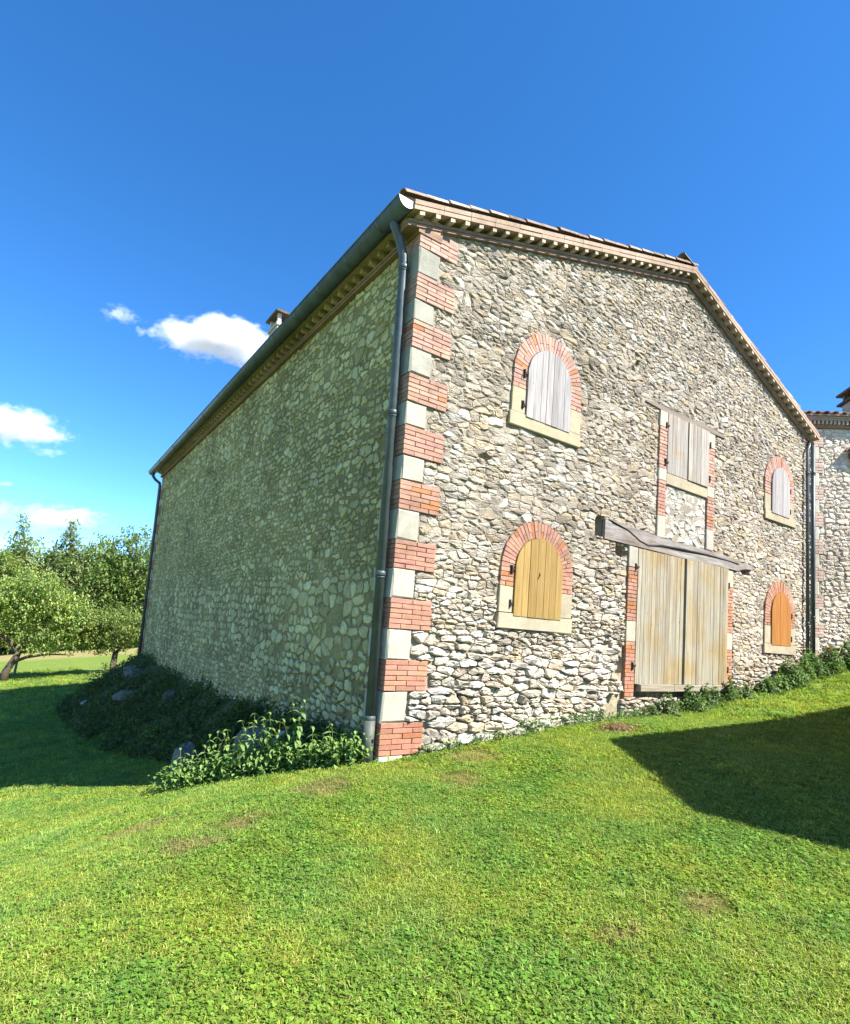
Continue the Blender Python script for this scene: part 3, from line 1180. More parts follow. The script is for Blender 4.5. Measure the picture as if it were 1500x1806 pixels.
# cornice -----------------------------------------------------------------
C_LIGHT, C_PINK = (0.33, 0.24, 0.175), (0.23, 0.15, 0.105)


def slope_frame(p0, p1):
    e = Vector((p1[0] - p0[0], 0, p1[1] - p0[1]))
    L = e.length
    e.normalize()
    return L, (lambda s, y, h: (p0[0] + e.x * s, y, p0[1] + e.z * s + h))


def cornice_run(name, L, fr, s0, s1, pitch, single_dentils=True, oo=(0.06, 0.172, 0.188), hh=(0.0, .085, .145, .272), dw=.075, label=None):
    """a band, a row of projecting brick ends and a two course fascia"""
    mb = MB()
    mb.box(s0, s1, -oo[0], .3, hh[0], hh[1] - .045, C_PINK, fr)
    mb.box(s0, s1, -oo[0] - .012, .3, hh[1] - .041, hh[1], C_PINK, fr)
    mb.box(s0, s1, .02, .3, hh[1] + .002, hh[2], (0.34, .22, .15), fr)
    host = mb.build(name, M_CORNICE, barn)
    if label:
        host['label'] = label
    mb = MB()
    k = s0
    while k < s1 - .02:
        l = min(U(.42, .5), s1 - k)
        for a, b2, o_ in ((hh[2] + .002, (hh[2] + hh[3]) / 2 - .002, oo[2] - .006), ((hh[2] + hh[3]) / 2 + .002, hh[3], oo[2])):
            mb.box(k + .003, k + l - .003, -o_ + U(-.003, .003), .3, a, b2, shade(.9, 1.08, C_LIGHT), fr)
        k += l
    mb.build('fascia', M_CORNICE, host)
    ms = MB()
    k = s0 + .1
    while k < s1 - .1:
        m2 = MB() if single_dentils else ms
        m2.box(k, k + dw, -oo[1] + U(-.004, .004), .1, hh[1] + .002, hh[2] - .003, shade(.85, 1.15, (0.38, 0.31, 0.235)), fr, .003)
        if single_dentils:
            m2.build('dentil', M_CORNICE, host)
        k += pitch
    if not single_dentils:
        d = ms.build('dentils', M_CORNICE, host)
        d['kind'] = 'stuff'
    return host


L1, f1 = slope_frame((-.30, ZL - .30 * S1), (AX, AZ))
L2, f2 = slope_frame((AX, AZ), (LG + .30, ZR - .30 * S2))
cornice_run('verge_cornice', L1, f1, 0.06, L1, .248, label='left slope of the stepped brick verge cornice')
cornice_run('verge_cornice', L2, f2, 0.0, L2 - .04, .248, label='right slope of the stepped brick verge cornice')
fe = lambda s, y, h: (y + 0.0, s, ZS + h)
cornice_run('eave_cornice', DG, fe, -.045, DG + .1, .25, False, (0.07, 0.17, 0.24), (0, .085, .17, .262), label='stepped brick cornice under the side gutter')
fe2 = lambda s, y, h: (LG - y, s, ZR - .03 + h)
cornice_run('eave_cornice', DG, fe2, -.03, DG, .25, False, (0.07, 0.17, 0.24), (-.02, .07, .15, .245), label='stepped cornice end beside the rear downpipe')

# roof -----------------------------------------------------------------------
RT = 0.315        # underside of the tiles over the wall line
roof = MB()
xe0, xe1 = -.33, LG + .33
za = lambda x: (ZL + S1 * x if x <= AX else AZ - S2 * (x - AX)) + RT
roof.prism([(xe0, za(xe0) - .0), (AX, za(AX)), (xe1, za(xe1)), (xe1, za(xe1) + .05), (AX, za(AX) + .05), (xe0, za(xe0) + .05)], -.07, DG + .25, (0.33, 0.18, 0.12))
roof = roof.build('roof', M_TILE, barn)


def tile_shell(mb, base, e, side, upv, L, r0, r1, col, n=6, th=.016):
    """half-round clay tile lying along e"""
    vo, vi = [], []
    for s, r in ((0, r0), (L, r1)):
        for k in range(n + 1):
            t = math.pi * k / n
            for lst, rr in ((vo, r), (vi, r - th)):
                lst.append(tuple(base + e * s + side * (rr * math.cos(t)) + upv * (rr * math.sin(t) * .85)))
    m_ = n + 1
    f = []
    for k in range(n):
        f.append((k, k + 1, m_ + k + 1, m_ + k))
        f.append((2 * m_ + k + 1, 2 * m_ + k, 3 * m_ + k, 3 * m_ + k + 1))
        f.append((k + 1, k, 2 * m_ + k, 2 * m_ + k + 1))
    mb.add(vo + vi, f, col)


TC = [(0.296, 0.192, 0.136), (0.256, 0.160, 0.116), (0.336, 0.256, 0.192), (0.240, 0.172, 0.132), (0.360, 0.296, 0.240), (0.208, 0.140, 0.104)]
Yv = Vector((0, 1, 0))
for side in (0, 1):
    if side == 0:
        p0, p1 = Vector((xe0 - .02, 0, za(xe0) + .05)), Vector((AX, 0, za(AX) + .05))
    else:
        p0, p1 = Vector((xe1 + .02, 0, za(xe1) + .05)), Vector((AX, 0, za(AX) + .05))
    e = (p1 - p0).normalized()
    upv = Vector((-e.z * (1 if side == 0 else -1), 0, abs(e.x)))
    Ls = (p1 - p0).length
    field = MB()
    nrow = int(Ls / .36)
    for c_ in range(int((DG + .3) / .205)):
        y = -.035 + c_ * .205
        for r in range(nrow + 1):
            s = r * .36
            if c_ == 0:
                mb = MB()
                tile_shell(mb, p0 + e * s + Yv * (y + U(-.012, .012)) + upv * (.004 + U(0, .012)), e, Yv, upv, .46, .098, .078, pick(TC, .12), 8)
                mb.build('roof_tile', M_TILE, roof)
            else:
                tile_shell(field, p0 + e * s + Yv * (y + U(-.01, .01)) + upv * U(0, .012), e, Yv, upv, .46, .095, .078, pick(TC, .12), 4)
    o = field.build('roof_tiles', M_TILE, roof)
    o['kind'] = 'stuff'
for k in range(int((DG + .3) / .38)):
    mb = MB()
    tile_shell(mb, Vector((AX, -.04 + k * .38, za(AX) + .025)), Yv, Vector((1, 0, 0)), Vector((0, 0, 1)), .46, .11, .098, pick(TC, .1), 8)
    mb.build('ridge_tile', M_TILE, roof)

# chimney on the near slope of the roof
chim = MB()
chim.box(.35, .80, 6.72, 7.30, 6.9, 8.40, (0.12, 0.105, 0.09))
chim.box(.32, .83, 6.69, 7.33, 8.31, 8.38, (0.24, 0.20, 0.17))
chim = chim.build('chimney', M_RENDER, barn)
chim['label'] = 'squat chimney just showing above the side gutter'
for (x, y) in ((.39, 6.76), (.76, 6.76), (.39, 7.26), (.76, 7.26)):
    mb = MB()
    mb.box(x - .04, x + .04, y - .04, y + .04, 8.40, 8.60, (0.55, .5, .43))
    mb.build('cap_pier', M_ASHLAR, chim)
mb = MB()
mb.box(.27, .88, 6.62, 7.40, 8.60, 8.65, (0.12, .09, .075))
mb.box(.38, .77, 6.75, 7.27, 8.65, 8.71, (0.12, .09, .075))
mb.build('chimney_cap', M_TILE, chim)

# gutter and downpipes -------------------------------------------------------
GXc, GZc, GR = -.335, 6.80, .125


def half_round(mb, y0, y1, r, n=12, th=.006):
    vs_, fs = [], []
    for y in (y0, y1):
        for k in range(n + 1):
            t = math.pi + math.pi * k / n
            vs_.append((GXc + r * math.cos(t), y, GZc + r * math.sin(t)))
        for k in range(n + 1):
            t = math.pi + math.pi * k / n
            vs_.append((GXc + (r - th) * math.cos(t), y, GZc + (r - th) * math.sin(t)))
    m_ = 2 * (n + 1)
    for k in range(n):
        fs.append((k, k + 1, m_ + k + 1, m_ + k))
        fs.append((n + 1 + k + 1, n + 1 + k, m_ + n + 1 + k, m_ + n + 1 + k + 1))
        fs.append((k + 1, k, n + 1 + k, n + 2 + k))
        fs.append((m_ + k, m_ + k + 1, m_ + n + 2 + k, m_ + n + 1 + k))
    mb.add(vs_, fs)


mb = MB()
half_round(mb, -.15, 18.3, GR)
mb.tube([(GXc - GR, -.15, GZc), (GXc - GR, 18.3, GZc)], .013, 8)
gutter = mb.build('gutter', M_ZINC, barn, True)
mb = MB()
n = 12
mb.prism([(GXc + (GR - .004) * math.cos(math.pi + math.pi * k / n), GZc + (GR - .004) * math.sin(math.pi + math.pi * k / n)) for k in range(n + 1)], -.156, -.150)
mb.build('gutter_end', M_ZINC_BRIGHT, gutter)
for y in (.42, 1.35, 2.3, 3.3, 4.4, 5.5, 6.8, 8.2, 9.8, 11.6, 13.6, 16):
    mb = MB()
    half_round(mb, y - .018, y + .018, GR + .006, 12, .01)
    mb.build('gutter_strap', M_ZINC, gutter)


def pipe(path, r, collars, cast=None, label=None):
    mb = MB()
    mb.tube(path, r, 14)
    p = mb.build('downpipe', M_ZINC, barn, True)
    if label:
        p['label'] = label
    for (c, d) in collars:
        c = Vector(c)
        d = Vector(d)
        mb = MB()
        mb.tube([c - d * .03, c - d * .022, c + d * .022, c + d * .03], [r + .003, r + .010, r + .010, r + .003], 14)
        mb.tube([c - d * .052, c - d * .04], [r + .007, r + .007], 14)
        mb.build('pipe_collar', M_ZINC, p, True)
    if cast:
        mb = MB()
        mb.tube([cast[0], cast[1]], r + .010, 14)
        mb.build('cast_foot', M_CAST, p, True)
    return p


def on_line(a, b_, z):
    t = (z - a[2]) / (b_[2] - a[2])
    return lerp(a, b_, t)


PA, PB = (-.11, .085, -.12), (-.11, .20, 6.20)
pipe([PA, PB, (-.125, .198, 6.30), (-.22, .19, 6.52), (-.315, .18, 6.66), (-.335, .18, 6.72)], .060,
     [(on_line(PA, PB, z), (0, .02, 1)) for z in (.42, 2.14, 4.18, 6.16)], (on_line(PA, PB, -.12), on_line(PA, PB, .40)),
     'dark zinc downpipe beside the near corner')
PC, PD = (-.10, 17.26, -2.0), (-.10, 17.55, 6.15)
pipe([PC, PD, (-.12, 17.56, 6.28), (-.25, 17.75, 6.42), (-.33, 17.85, 6.55), (-.335, 17.86, 6.70)], .055, [(on_line(PC, PD, 3.), (0, 0, 1))], None,
     'dark downpipe at the distant end of the side wall')
pipe([(11.15, -.09, .9), (11.15, -.09, 6.42), (11.25, -.08, 6.55), (11.4, -.02, 6.70)], .036,
     [((11.15, -.09, z), (0, 0, 1)) for z in (2.3, 4.2, 5.85)], None, 'dark downpipe at the right end of the gable')
pipe([(11.38, -.12, 1.0), (11.38, -.12, 6.58)], .040, [((11.38, -.12, z), (0, 0, 1)) for z in (2.45, 5.9)], None,
     'second dark downpipe in the angle between the two buildings')

# ================================================================== FARMHOUSE in the angle on the right
P0, DR, NR = Vector((11.36, .20, 0)), Vector((.747, -.665, 0)), Vector((-.665, -.747, 0))
FH = lambda s, y, z: tuple(P0 + DR * s + NR * (-y) + Vector((0, 0, z)))
house = thing('farmhouse', 'pale rubble stone farmhouse joined at an angle behind the barn with tiled eaves', 'house', tuple(P0 + DR * .1 + Vector((0, 0, 1.3))))
SW = 7.0
mb = MB()
for i in range(61):
    s_ = -0.05 + SW * i / 60
    for j in range(41):
        z = .6 + 6.5 * j / 40
        k = 0.9 + 0.25 * nz(s_, z, 4.1)
        mb.v.append(FH(s_, 0.004 + .008 * nz(s_, z, 3.), z))
        mb.c.append(tuple(q * k for q in (0.68, 0.58, 0.455)))
    if i:
        for j in range(40):
            a = (i - 1) * 41 + j
            mb.f.append((a, a + 41, a + 42, a + 1))
mb.box(-.05, SW, .1, .5, .6, 7.1, (0.45, 0.40, 0.32), FH)
hw = mb.build('facade_wall', M_MORTAR, house)
obs = [rect(.30, .56 if i % 2 else .46, 1.02 + i * .33, 1.35 + i * .33) for i in range(18)]
obs.append(rect(.655, .735, 1.70, 1.80))
OBS3 = obst(obs)
rest = MB()
for poly in cells(0, SW, .8, 7.1, .088, .15, .62, .10):
    q = clip_cell(poly, ccw(rect(0, SW, .8, 7.09)), OBS3)
    if q and area(q) > .002:
        c = pick([(0.72, 0.62, 0.50), (0.65, 0.56, 0.45), (0.76, 0.66, 0.545), (0.58, 0.49, 0.39), (0.67, 0.545, 0.43)], .10)
        stone(rest, q, FH, 0.004 + .008 * random.random(), .006 + .006 * random.random(), .14, c, .05, .006)
o = rest.build('facade_stones', M_STONE, hw)
o['kind'] = 'stuff'
for i in range(18):
    z0, z1 = 1.02 + i * .33, 1.35 + i * .33
    if z1 > 7.1:
        break
    if i % 2:
        host = MB()
        host.box(.31, .555, -.010, .2, z0, z1, (0.33, .25, .18), FH)
        host = host.build('quoin_brickwork', M_MORTAR, house)
        bm_ = MB()
        for r in range(5):
            a, c_ = z0 + r * .066 + .004, z0 + (r + 1) * .066 - .003
            xs = [.31, .56] if r % 2 else [.31, .44, .555]
            for k in range(len(xs) - 1):
                bm_.bevbox(xs[k] + .003, xs[k + 1] - .003, -.026 + U(-.003, .003), .1, a, c_, .004, shade(.9, 1.1, (0.60, .45, .36)), FH)
        o = bm_.build('quoin_bricks', M_BRICK, host)
        o['kind'] = 'stuff'
    else:
        mb = MB()
        mb.bevbox(.31, .46, -.026, .3, z0 + .004, z1 - .004, .01, (0.64, 0.60, 0.50), FH, .004)
        mb.build('quoin_stone', M_ASHLAR, house)
mb = MB()
mb.box(.66, .73, -.03, .05, 1.705, 1.795, (0.42, .09, .06), FH)
mb.build('vent_brick', M_BRICK, house)
mb = MB()
mb.box(-.06, SW, -.055, .3, 7.10, 7.175, C_PINK, FH)
mb.box(-.06, SW, .02, .3, 7.175, 7.27, (0.34, .22, .15), FH)
fc = mb.build('eave_cornice', M_CORNICE, house)
mb = MB()
for a, b2, o_ in ((7.268, 7.318, -.115), (7.321, 7.372, -.122)):
    mb.box(-.02, SW, o_, .3, a, b2, C_LIGHT, FH)
mb.build('fascia', M_CORNICE, fc)
mb = MB()
for k in range(70):
    mb.box(.12 + k * .092, .12 + k * .092 + .045, -.105, .1, 7.178, 7.265, (0.46, .37, .28), FH)
o = mb.build('dentils', M_CORNICE, fc)
o['kind'] = 'stuff'
mb = MB()
mb.add([FH(-.1, -.16, 7.375), FH(SW, -.16, 7.375), FH(SW, 5, 8.9), FH(-.1, 5, 8.9), FH(-.1, -.16, 7.40), FH(SW, -.16, 7.40), FH(SW, 5, 8.93), FH(-.1, 5, 8.93)],
       [(3, 2, 1, 0), (4, 5, 6, 7), (0, 1, 5, 4), (1, 2, 6, 5), (2, 3, 7, 6), (3, 0, 4, 7)], (0.42, .30, .22))
hr = mb.build('roof', M_TILE, house)
mb = MB()
e = (Vector(FH(0, 5, 8.93)) - Vector(FH(0, -.16, 7.40))).normalized()
upv = DR.cross(e)
if upv.z < 0:
    upv = -upv
for k in range(36):
    for r in range(13):
        if r == 0 and k < 8:
            t_ = MB()
            tile_shell(t_, Vector(FH(-.05 + k * .2, -.19, 7.40)) + upv * U(0, .012), e, DR, upv, .46, .080, .066, tuple(q * 1.6 for q in pick(TC, .12)), 8)
            t_.build('eave_tile', M_TILE, hr)
        else:
            tile_shell(mb, Vector(FH(-.05 + k * .2, -.19, 7.40)) + e * (r * .37) + upv * U(0, .012), e, DR, upv, .46, .092, .075, pick(TC, .15), 4)
o = mb.build('roof_tiles', M_TILE, hr)
o['kind'] = 'stuff'
# chimney: rendered stack with a two tier tile cap
FC = lambda s, y, z: FH(s, y, z)
mb = MB()
mb.box(1.70, 2.4, .55, 1.25, 7.4, 8.22, (0.30, .265, .23), FC)
ch = mb.build('chimney', M_RENDER, house)
for (z0, z1, ex) in ((8.22, 8.275, .09), (8.48, 8.535, .10)):
    mb = MB()
    mb.box(1.70 - ex, 2.4 + ex, .55 - ex, 1.25 + ex, z0, z1, (0.11, .085, .075), FC)
    mb.build('cap_slab', M_TILE, ch)
mb = MB()
for s_ in (1.71, 2.02, 2.31):
    for y in (.57, 1.15):
        mb.box(s_, s_ + .09, y, y + .09, 8.275, 8.48, (0.16, .11, .09), FC)
mb.box(1.85, 2.25, .7, 1.1, 8.276, 8.44, (.05, .04, .04), FC)
mb.build('cap_piers', M_TILE, ch)
# projecting tile bracket seen at the picture's edge
mb = MB()
for k in range(3):
    tile_shell(mb, Vector(FH(1.10 + k * .16, -.14, 6.50 - .0 * k)), (-NR * .95 + Vector((0, 0, .25))).normalized(), DR, Vector((0, 0, 1)), .16, .09, .08, (0.20, .13, .10), 6, .02)
mb.box(1.13, 1.60, -.11, .05, 6.36, 6.49, (0.13, .09, .07), FH)
mb.box(1.17, 1.60, -.08, .05, 6.25, 6.36, (0.13, .09, .07), FH)
mb.build('tile_bracket', M_TILE, house)

# ================================================================== OUTBUILDING that throws the shadow on the right
TC0 = Vector((2.93, -.97, .2)) + SUNV * 2.42       # its eave corner
ob_ = thing('outbuilding', 'low tiled outbuilding at the right edge whose roof shades the lawn', 'outbuilding', (TC0.x + .3, TC0.y - .3, .25))
ex_, ey = TC0.x, TC0.y
M1, M2, W1, W2 = .72, .85, 4.85, 4.0
FO = lambda x, y, z: (ex_ + x, ey + y, z)
zE = TC0.z
mb = MB()
wy1 = -(W1 + W2)
pts = [(-.28, 0.0), (-W1, 0), (wy1 + .28, 0)]
prof = [(-.28, -.3), (-.28, zE + M1 * .28 - .10), (-W1, zE + M1 * W1 - .1), (wy1 + .28, zE + M1 * W1 - M2 * (W2 - .28) - .1), (wy1 + .28, -.4)]
n = len(prof)
vs_ = [(ex_ + .25, ey + y, z) for y, z in prof] + [(ex_ + 7.2, ey - .55 + y, z) for y, z in prof]
mb.add(vs_, [tuple(range(n)), tuple(range(2 * n - 1, n - 1, -1))] + [((i + 1) % n, i, n + i, n + (i + 1) % n) for i in range(n)], (0.45, .38, .28))
obw = mb.build('wall', M_MORTAR, ob_)
rest = MB()
yE, yR, yW = ey - .28, ey - W1, ey + wy1 + .28
FW = lambda y, o, z: (ex_ + .25 + o, y, z)
outl = ccw([(yE, -.2), (yE, zE + M1 * .28 - .12), (yR, zE + M1 * W1 - .12), (yW, zE + M1 * W1 - M2 * (W2 - .28) - .12), (yW, -.3)])
for poly in cells(yW, yE, -.2, zE + M1 * W1, .10, .2, .55, .1):
    q = clip_cell(poly, outl, [])
    if q and area(q) > .003:
        stone(rest, q, FW, .006 + .014 * random.random(), .008, .15, pick(WARM, .18), .05, .007)
FN = lambda x, y, z: (x, ey - .28 - .085 * (x - ex_ - .25) / 1.0 * .92 + y, z)
for poly in cells(ex_ + .3, ex_ + 7.1, -.2, zE, .10, .2, .55, .1):
    q = clip_cell(poly, ccw(rect(ex_ + .3, ex_ + 7.1, -.2, zE - .1)), [])
    if q and area(q) > .003:
        stone(rest, q, FN, .006 + .014 * random.random(), .008, .15, pick(WARM, .18), .05, .007)
o = rest.build('wall_stones', M_STONE, obw)
o['kind'] = 'stuff'
mb = MB()
prof = [(0, zE), (-W1, zE + M1 * W1), (wy1, zE + M1 * W1 - M2 * W2), (wy1, zE + M1 * W1 - M2 * W2 - .08), (-W1, zE + M1 * W1 - .09), (0, zE - .08)]
n = len(prof)
vs_ = [(ex_, ey + y, z) for y, z in prof] + [(ex_ + 7.5, ey - .65 + y, z) for y, z in prof]
mb.add(vs_, [(0, 1, 4, 5), (1, 2, 3, 4), (n + 1, n, n + 5, n + 4), (n + 2, n + 1, n + 4, n + 3)] + [((i + 1) % n, i, n + i, n + (i + 1) % n) for i in range(n)], (0.33, .19, .13))
orf = mb.build('roof', M_TILE, ob_)
mb = MB()
for side, (pa, pb) in enumerate((((0, zE), (-W1, zE + M1 * W1)), ((wy1, zE + M1 * W1 - M2 * W2), (-W1, zE + M1 * W1)))):
    ev = Vector((0, pb[0] - pa[0], pb[1] - pa[1]))
    Lr = ev.length
    ev.normalize()
    up_ = Vector((1, 0, 0)).cross(ev)
    if up_.z < 0:
        up_ = -up_
    for k in range(37):
        for r in range(int(Lr / .37)):
            tile_shell(mb, Vector((ex_ + .1 + k * .2, ey + pa[0] - .65 * k * .2 / 7.5, pa[1])) + ev * (r * .37) + up_ * U(0.0, .01), ev, Vector((1, 0, 0)), up_, .46, .092, .075, pick(TC, .15), 4)
o = mb.build('roof_tiles', M_TILE, orf)
o['kind'] = 'stuff'

# ================================================================== BANK of earth against the side wall
BY = [0.5, 1.2, 2.2, 4, 6, 9, 13, 17.4, 18.6, 20, 22]
BT = [-.2, -.12, -.06, -.05, -.22, -.3, -.28, -.15, -.75, -1.5, -2.4]
BW = [.2, .4, .65, .85, 1.2, 1.7, 2.2, 2.35, 2.1, 1.6, 1.1]


def bank(x, y):
    g = g1(x, y)
    t = max(0.0, min(1.0, -x / np.interp(y, BY, BW))) if x < 0 else 0.0
    f = (1 - t) ** 1.15 * (1 + .35 * t)
    top = np.interp(y, BY, BT) if x < 0.3 else -2.6
    h = max(0.0, top - g1(0, y))
    bm = 0.10 * (nz(x * 1.3, y, 2.3) - .5) + .06 * (nz(x, y * 1.4, 5.1) - .5)
    return g + h * f + bm * min(1, h * f * 2) - (0.10 if t >= 1 or h == 0 else 0)


mb = MB()
nyb, nxb = 110, 26
for i in range(nyb + 1):
    y = .45 + 21.6 * i / nyb
    for j in range(nxb + 1):
        x = .25 - 3.6 * (j / nxb)
        mb.v.append((x, y, bank(x, y)))
    if i:
        for j in range(nxb):
            a = (i - 1) * (nxb + 1) + j
            mb.f.append((a, a + nxb + 1, a + nxb + 2, a + 1))
bk = mb.build('earth_bank', M_EARTH, None, True)
bk['kind'] = 'structure'


def leaf(mb, p, d, w, L, col, fold=0.25, droop=0.3, upn=Vector((0, 0, 1))):
    """pointed leaf: 4 triangles folded on its midrib"""
    d = d.normalized()
    s_ = d.cross(upn)
    if s_.length < 1e-3:
        s_ = Vector((1, 0, 0))
    s_.normalize()
    n_ = s_.cross(d).normalized()
    m1 = p + d * (L * .45) - Vector((0, 0, 1)) * (L * droop * .15)
    tip = p + d * L - Vector((0, 0, 1)) * (L * droop)
    a, b_ = m1 + s_ * (w * .5) + n_ * (w * fold), m1 - s_ * (w * .5) + n_ * (w * fold)
    mb.add([tuple(q) for q in (p, a, m1, b_, tip)], [(0, 2, 1), (0, 3, 2), (1, 2, 4), (2, 3, 4)], col)


def rdir(up_bias=0.0):
    t, z = U(0, 2 * math.pi), U(-1, 1)
    r = math.sqrt(1 - z * z)
    return Vector((r * math.cos(t), r * math.sin(t), z + up_bias))


WGREEN = [(0.105, 0.15, 0.036), (0.085, 0.125, 0.03), (0.135, 0.17, 0.042), (0.10, 0.14, 0.04)]
mb = MB()
for k in range(11500):
    y = U(.8, 20.5)
    x = -(random.random() ** .75) * 1.04 * np.interp(y, BY, BW)
    if -x > 1.25 * np.interp(y, BY, BW):
        continue
    if nz(x * 1.1, y, 1.6) < .33 and random.random() < .8:
        continue
    z = max(bank(x, y), g1(x, y))
    h = U(.02, .24) * (1.25 if nz(x, y, .9) > .5 else .7)
    p = Vector((x, y, z + h))
    for q in range(2):
        leaf(mb, p + Vector((U(-.06, .06), U(-.06, .06), U(-.05, .05))), rdir(.2), U(.035, .08), U(.08, .17), pick(WGREEN, .35) if random.random() < .85 else pick([(.16, .13, .07), (.20, .17, .09)], .2))
o = mb.build('bank_weeds', M_WEED)
o['kind'] = 'stuff'


def rock(name, loc, size, label, col, seed, group=None, sq=1.0):
    r = random.Random(seed)
    mb = MB()
    n1_, n2_ = 9, 6
    for i in range(n2_ + 1):
        ph = math.pi * i / n2_
        for k in range(n1_):
            th = 2 * math.pi * k / n1_
            x, y, z = math.sin(ph) * math.cos(th), math.sin(ph) * math.sin(th), math.cos(ph)
            m_ = max(abs(x), abs(y), abs(z)) ** (-.45 * sq)
            q = m_ * r.uniform(.8, 1.1)
            mb.v.append((x * q * size[0], y * q * size[1], z * q * size[2]))
    for i in range(n2_):
        for k in range(n1_):
            k2 = (k + 1) % n1_
            mb.f.append((i * n1_ + k, (i + 1) * n1_ + k, (i + 1) * n1_ + k2, i * n1_ + k2))
    mb.c = [col] * len(mb.v)
    o = mb.build(name, M_STONE)
    o.location = loc
    o.rotation_euler = (r.uniform(-.2, .2), r.uniform(-.2, .2), r.uniform(0, 6))
    return tag(o, label, 'rock', group)


rock('boulder', (-.62, 2.62, bank(-.62, 2.62) + .30), (.27, .23, .25), 'big pale grey boulder above the nettles against the side wall', (0.25, .23, .185), 3)
rock('standing_stone', (-1.28, 3.75, g1(-1.28, 3.75) + .22), (.17, .13, .30), 'squared grey stone standing upright behind the left end of the nettles', (0.22, .225, .20), 9, None, 1.3)
rock('boulder', (-.30, 2.15, bank(-.3, 2.15) + .08), (.16, .15, .14), 'small grey rock just right of the big pale boulder', (0.40, .39, .36), 5)
rock('boulder', (-1.0, 12.2, bank(-1.0, 12.2) + .0), (.42, .34, .2), 'long flat rock low on the overgrown bank', (0.15, .14, .115), 6)
rock('boulder', (-.55, 14.6, bank(-.55, 14.6) + .0), (.36, .34, .24), 'grey rock lying at the top of the bank near the distant downpipe', (0.16, .15, .13), 8)
rock('boulder', (-1.7, 15.2, bank(-1.7, 15.2) + .05), (.20, .16, .13), 'small white stone on the outer slope of the bank', (0.34, .33, .30), 12)
rock('boulder', (-.5, 9.0, bank(-.5, 9.0) + .05), (.28, .22, .2), 'brownish rock in weeds halfway along the side wall', (0.14, .115, .085), 14)

# ================================================================== NETTLES at the near corner, each leaf its own piece
LEAFM = []
for v in range(5):
    mb = MB()
    c = [(0.16, 0.265, 0.06), (0.135, 0.235, 0.055), (0.18, 0.275, 0.065), (0.12, 0.215, 0.06), (0.15, 0.25, 0.08)][v]
    L, w = 1.0, .5
    prof = [(0, .06), (.18, .40), (.4, .5), (.65, .36), (.85, .15), (1, .0)]
    vs_, fs = [], []
    for (t, ww) in prof:
        zz = -.45 * t * t * (0.6 + .15 * v)
        vs_ += [(t, ww * w, zz + .10 * ww), (t, 0, zz), (t, -ww * w, zz + .10 * ww)]
    for i in range(len(prof) - 1):
        a = i * 3
        fs += [(a, a + 1, a + 4, a + 3), (a + 1, a + 2, a + 5, a + 4)]
    mb.add(vs_, fs, c)
    o = mb.build('leaf_shape', M_WEED, None, False, False)
    LEAFM.append(o.data)


def nettle(loc, h, label, nst, spread, yellow=False):
    t = thing('nettle_plant', label, 'weed', loc, 'nettles growing at the foot of the near corner')
    base = Vector(loc)
    for s_ in range(nst):
        a = U(0, 6.28)
        lean = Vector((math.cos(a), math.sin(a), 0)) * spread * U(.3, 1)
        hh = h * U(.65, 1.05)
        path = [base + lean * (.25 + .75 * k / 4) * (k / 4 + .25) + Vector((0, 0, hh * k / 4 - .06 * (k == 0))) for k in range(5)]
        mb = MB()
        mb.tube(path, [.006, .005, .0045, .004, .003], 5, (.12, .16, .05), False)
        mb.build('stem', M_WEED, t)
        npair = max(3, int(hh / .095))
        for q in range(npair):
            f = .25 + .75 * q / (npair - 1)
            i = min(3, int(f * 4))
            p = path[i].lerp(path[i + 1], f * 4 - i)
            ang = (q % 2) * 1.57 + U(-.4, .4) + a
            for sd in (0, math.pi):
                o = bpy.data.objects.new('leaf', random.choice(LEAFM))
                COL.objects.link(o)
                sz = U(.075, .125) * (1.0 if f < .85 else .6)
                o.matrix_world = Matrix.Translation(p) @ Matrix.Rotation(ang + sd, 4, 'Z') @ Matrix.Rotation(U(-.15, .45), 4, 'Y') @ Matrix.Rotation(U(-.3, .3), 4, 'X') @ Matrix.Scale(sz, 4)
                o.parent = t
                o.matrix_parent_inverse = BASE[t.name]
    return t


NET = [(-1.62, 2.45, .50, 'pale green nettle at the outer left end of the clump', 6, .22),
       (-1.36, 2.10, .66, 'sunlit nettle just right of the leftmost one in front of the upright stone', 7, .24),
       (-1.14, 1.75, .78, 'tall leafy nettle in the middle left of the clump', 8, .26),
       (-.98, 1.42, .74, 'bushy nettle in the very middle of the clump', 8, .26),
       (-.82, 1.12, .70, 'nettle with drooping leaves in front of the big pale boulder', 8, .24),
       (-.66, .92, .86, 'tallest nettle with two leggy stems right of the boulder', 6, .22),
       (-.56, .62, .50, 'low dense nettle right of the leggy one', 8, .24),
       (-.40, .36, .48, 'dark leafy nettle just left of the downpipe foot', 8, .22),
       (-.26, .10, .30, 'smallest nettle, touching the brick corner below the downpipe', 7, .16)]
for (x, y, h, lab, ns, sp) in NET:
    nettle((x, y, g1(x, y)), h, lab, ns, sp)
mb = MB()
for k in range(2200):
    t = U(0, 1)
    x, y = -1.75 + 1.6 * t + U(-.2, .2), 2.6 - 2.5 * t + U(-.25, .35)
    leaf(mb, Vector((x, y, g1(x, y) + U(.01, .40) * (0.6 + .5 * nz(x, y, 3)))), rdir(.3), U(.03, .055), U(.06, .10), pick([(0.14, .23, .055), (.12, .20, .05), (.16, .25, .06)], .25))
o = mb.build('nettle_undergrowth', M_WEED)
o['kind'] = 'stuff'

# ================================================================== WEEDS AND BUSHES along the gable


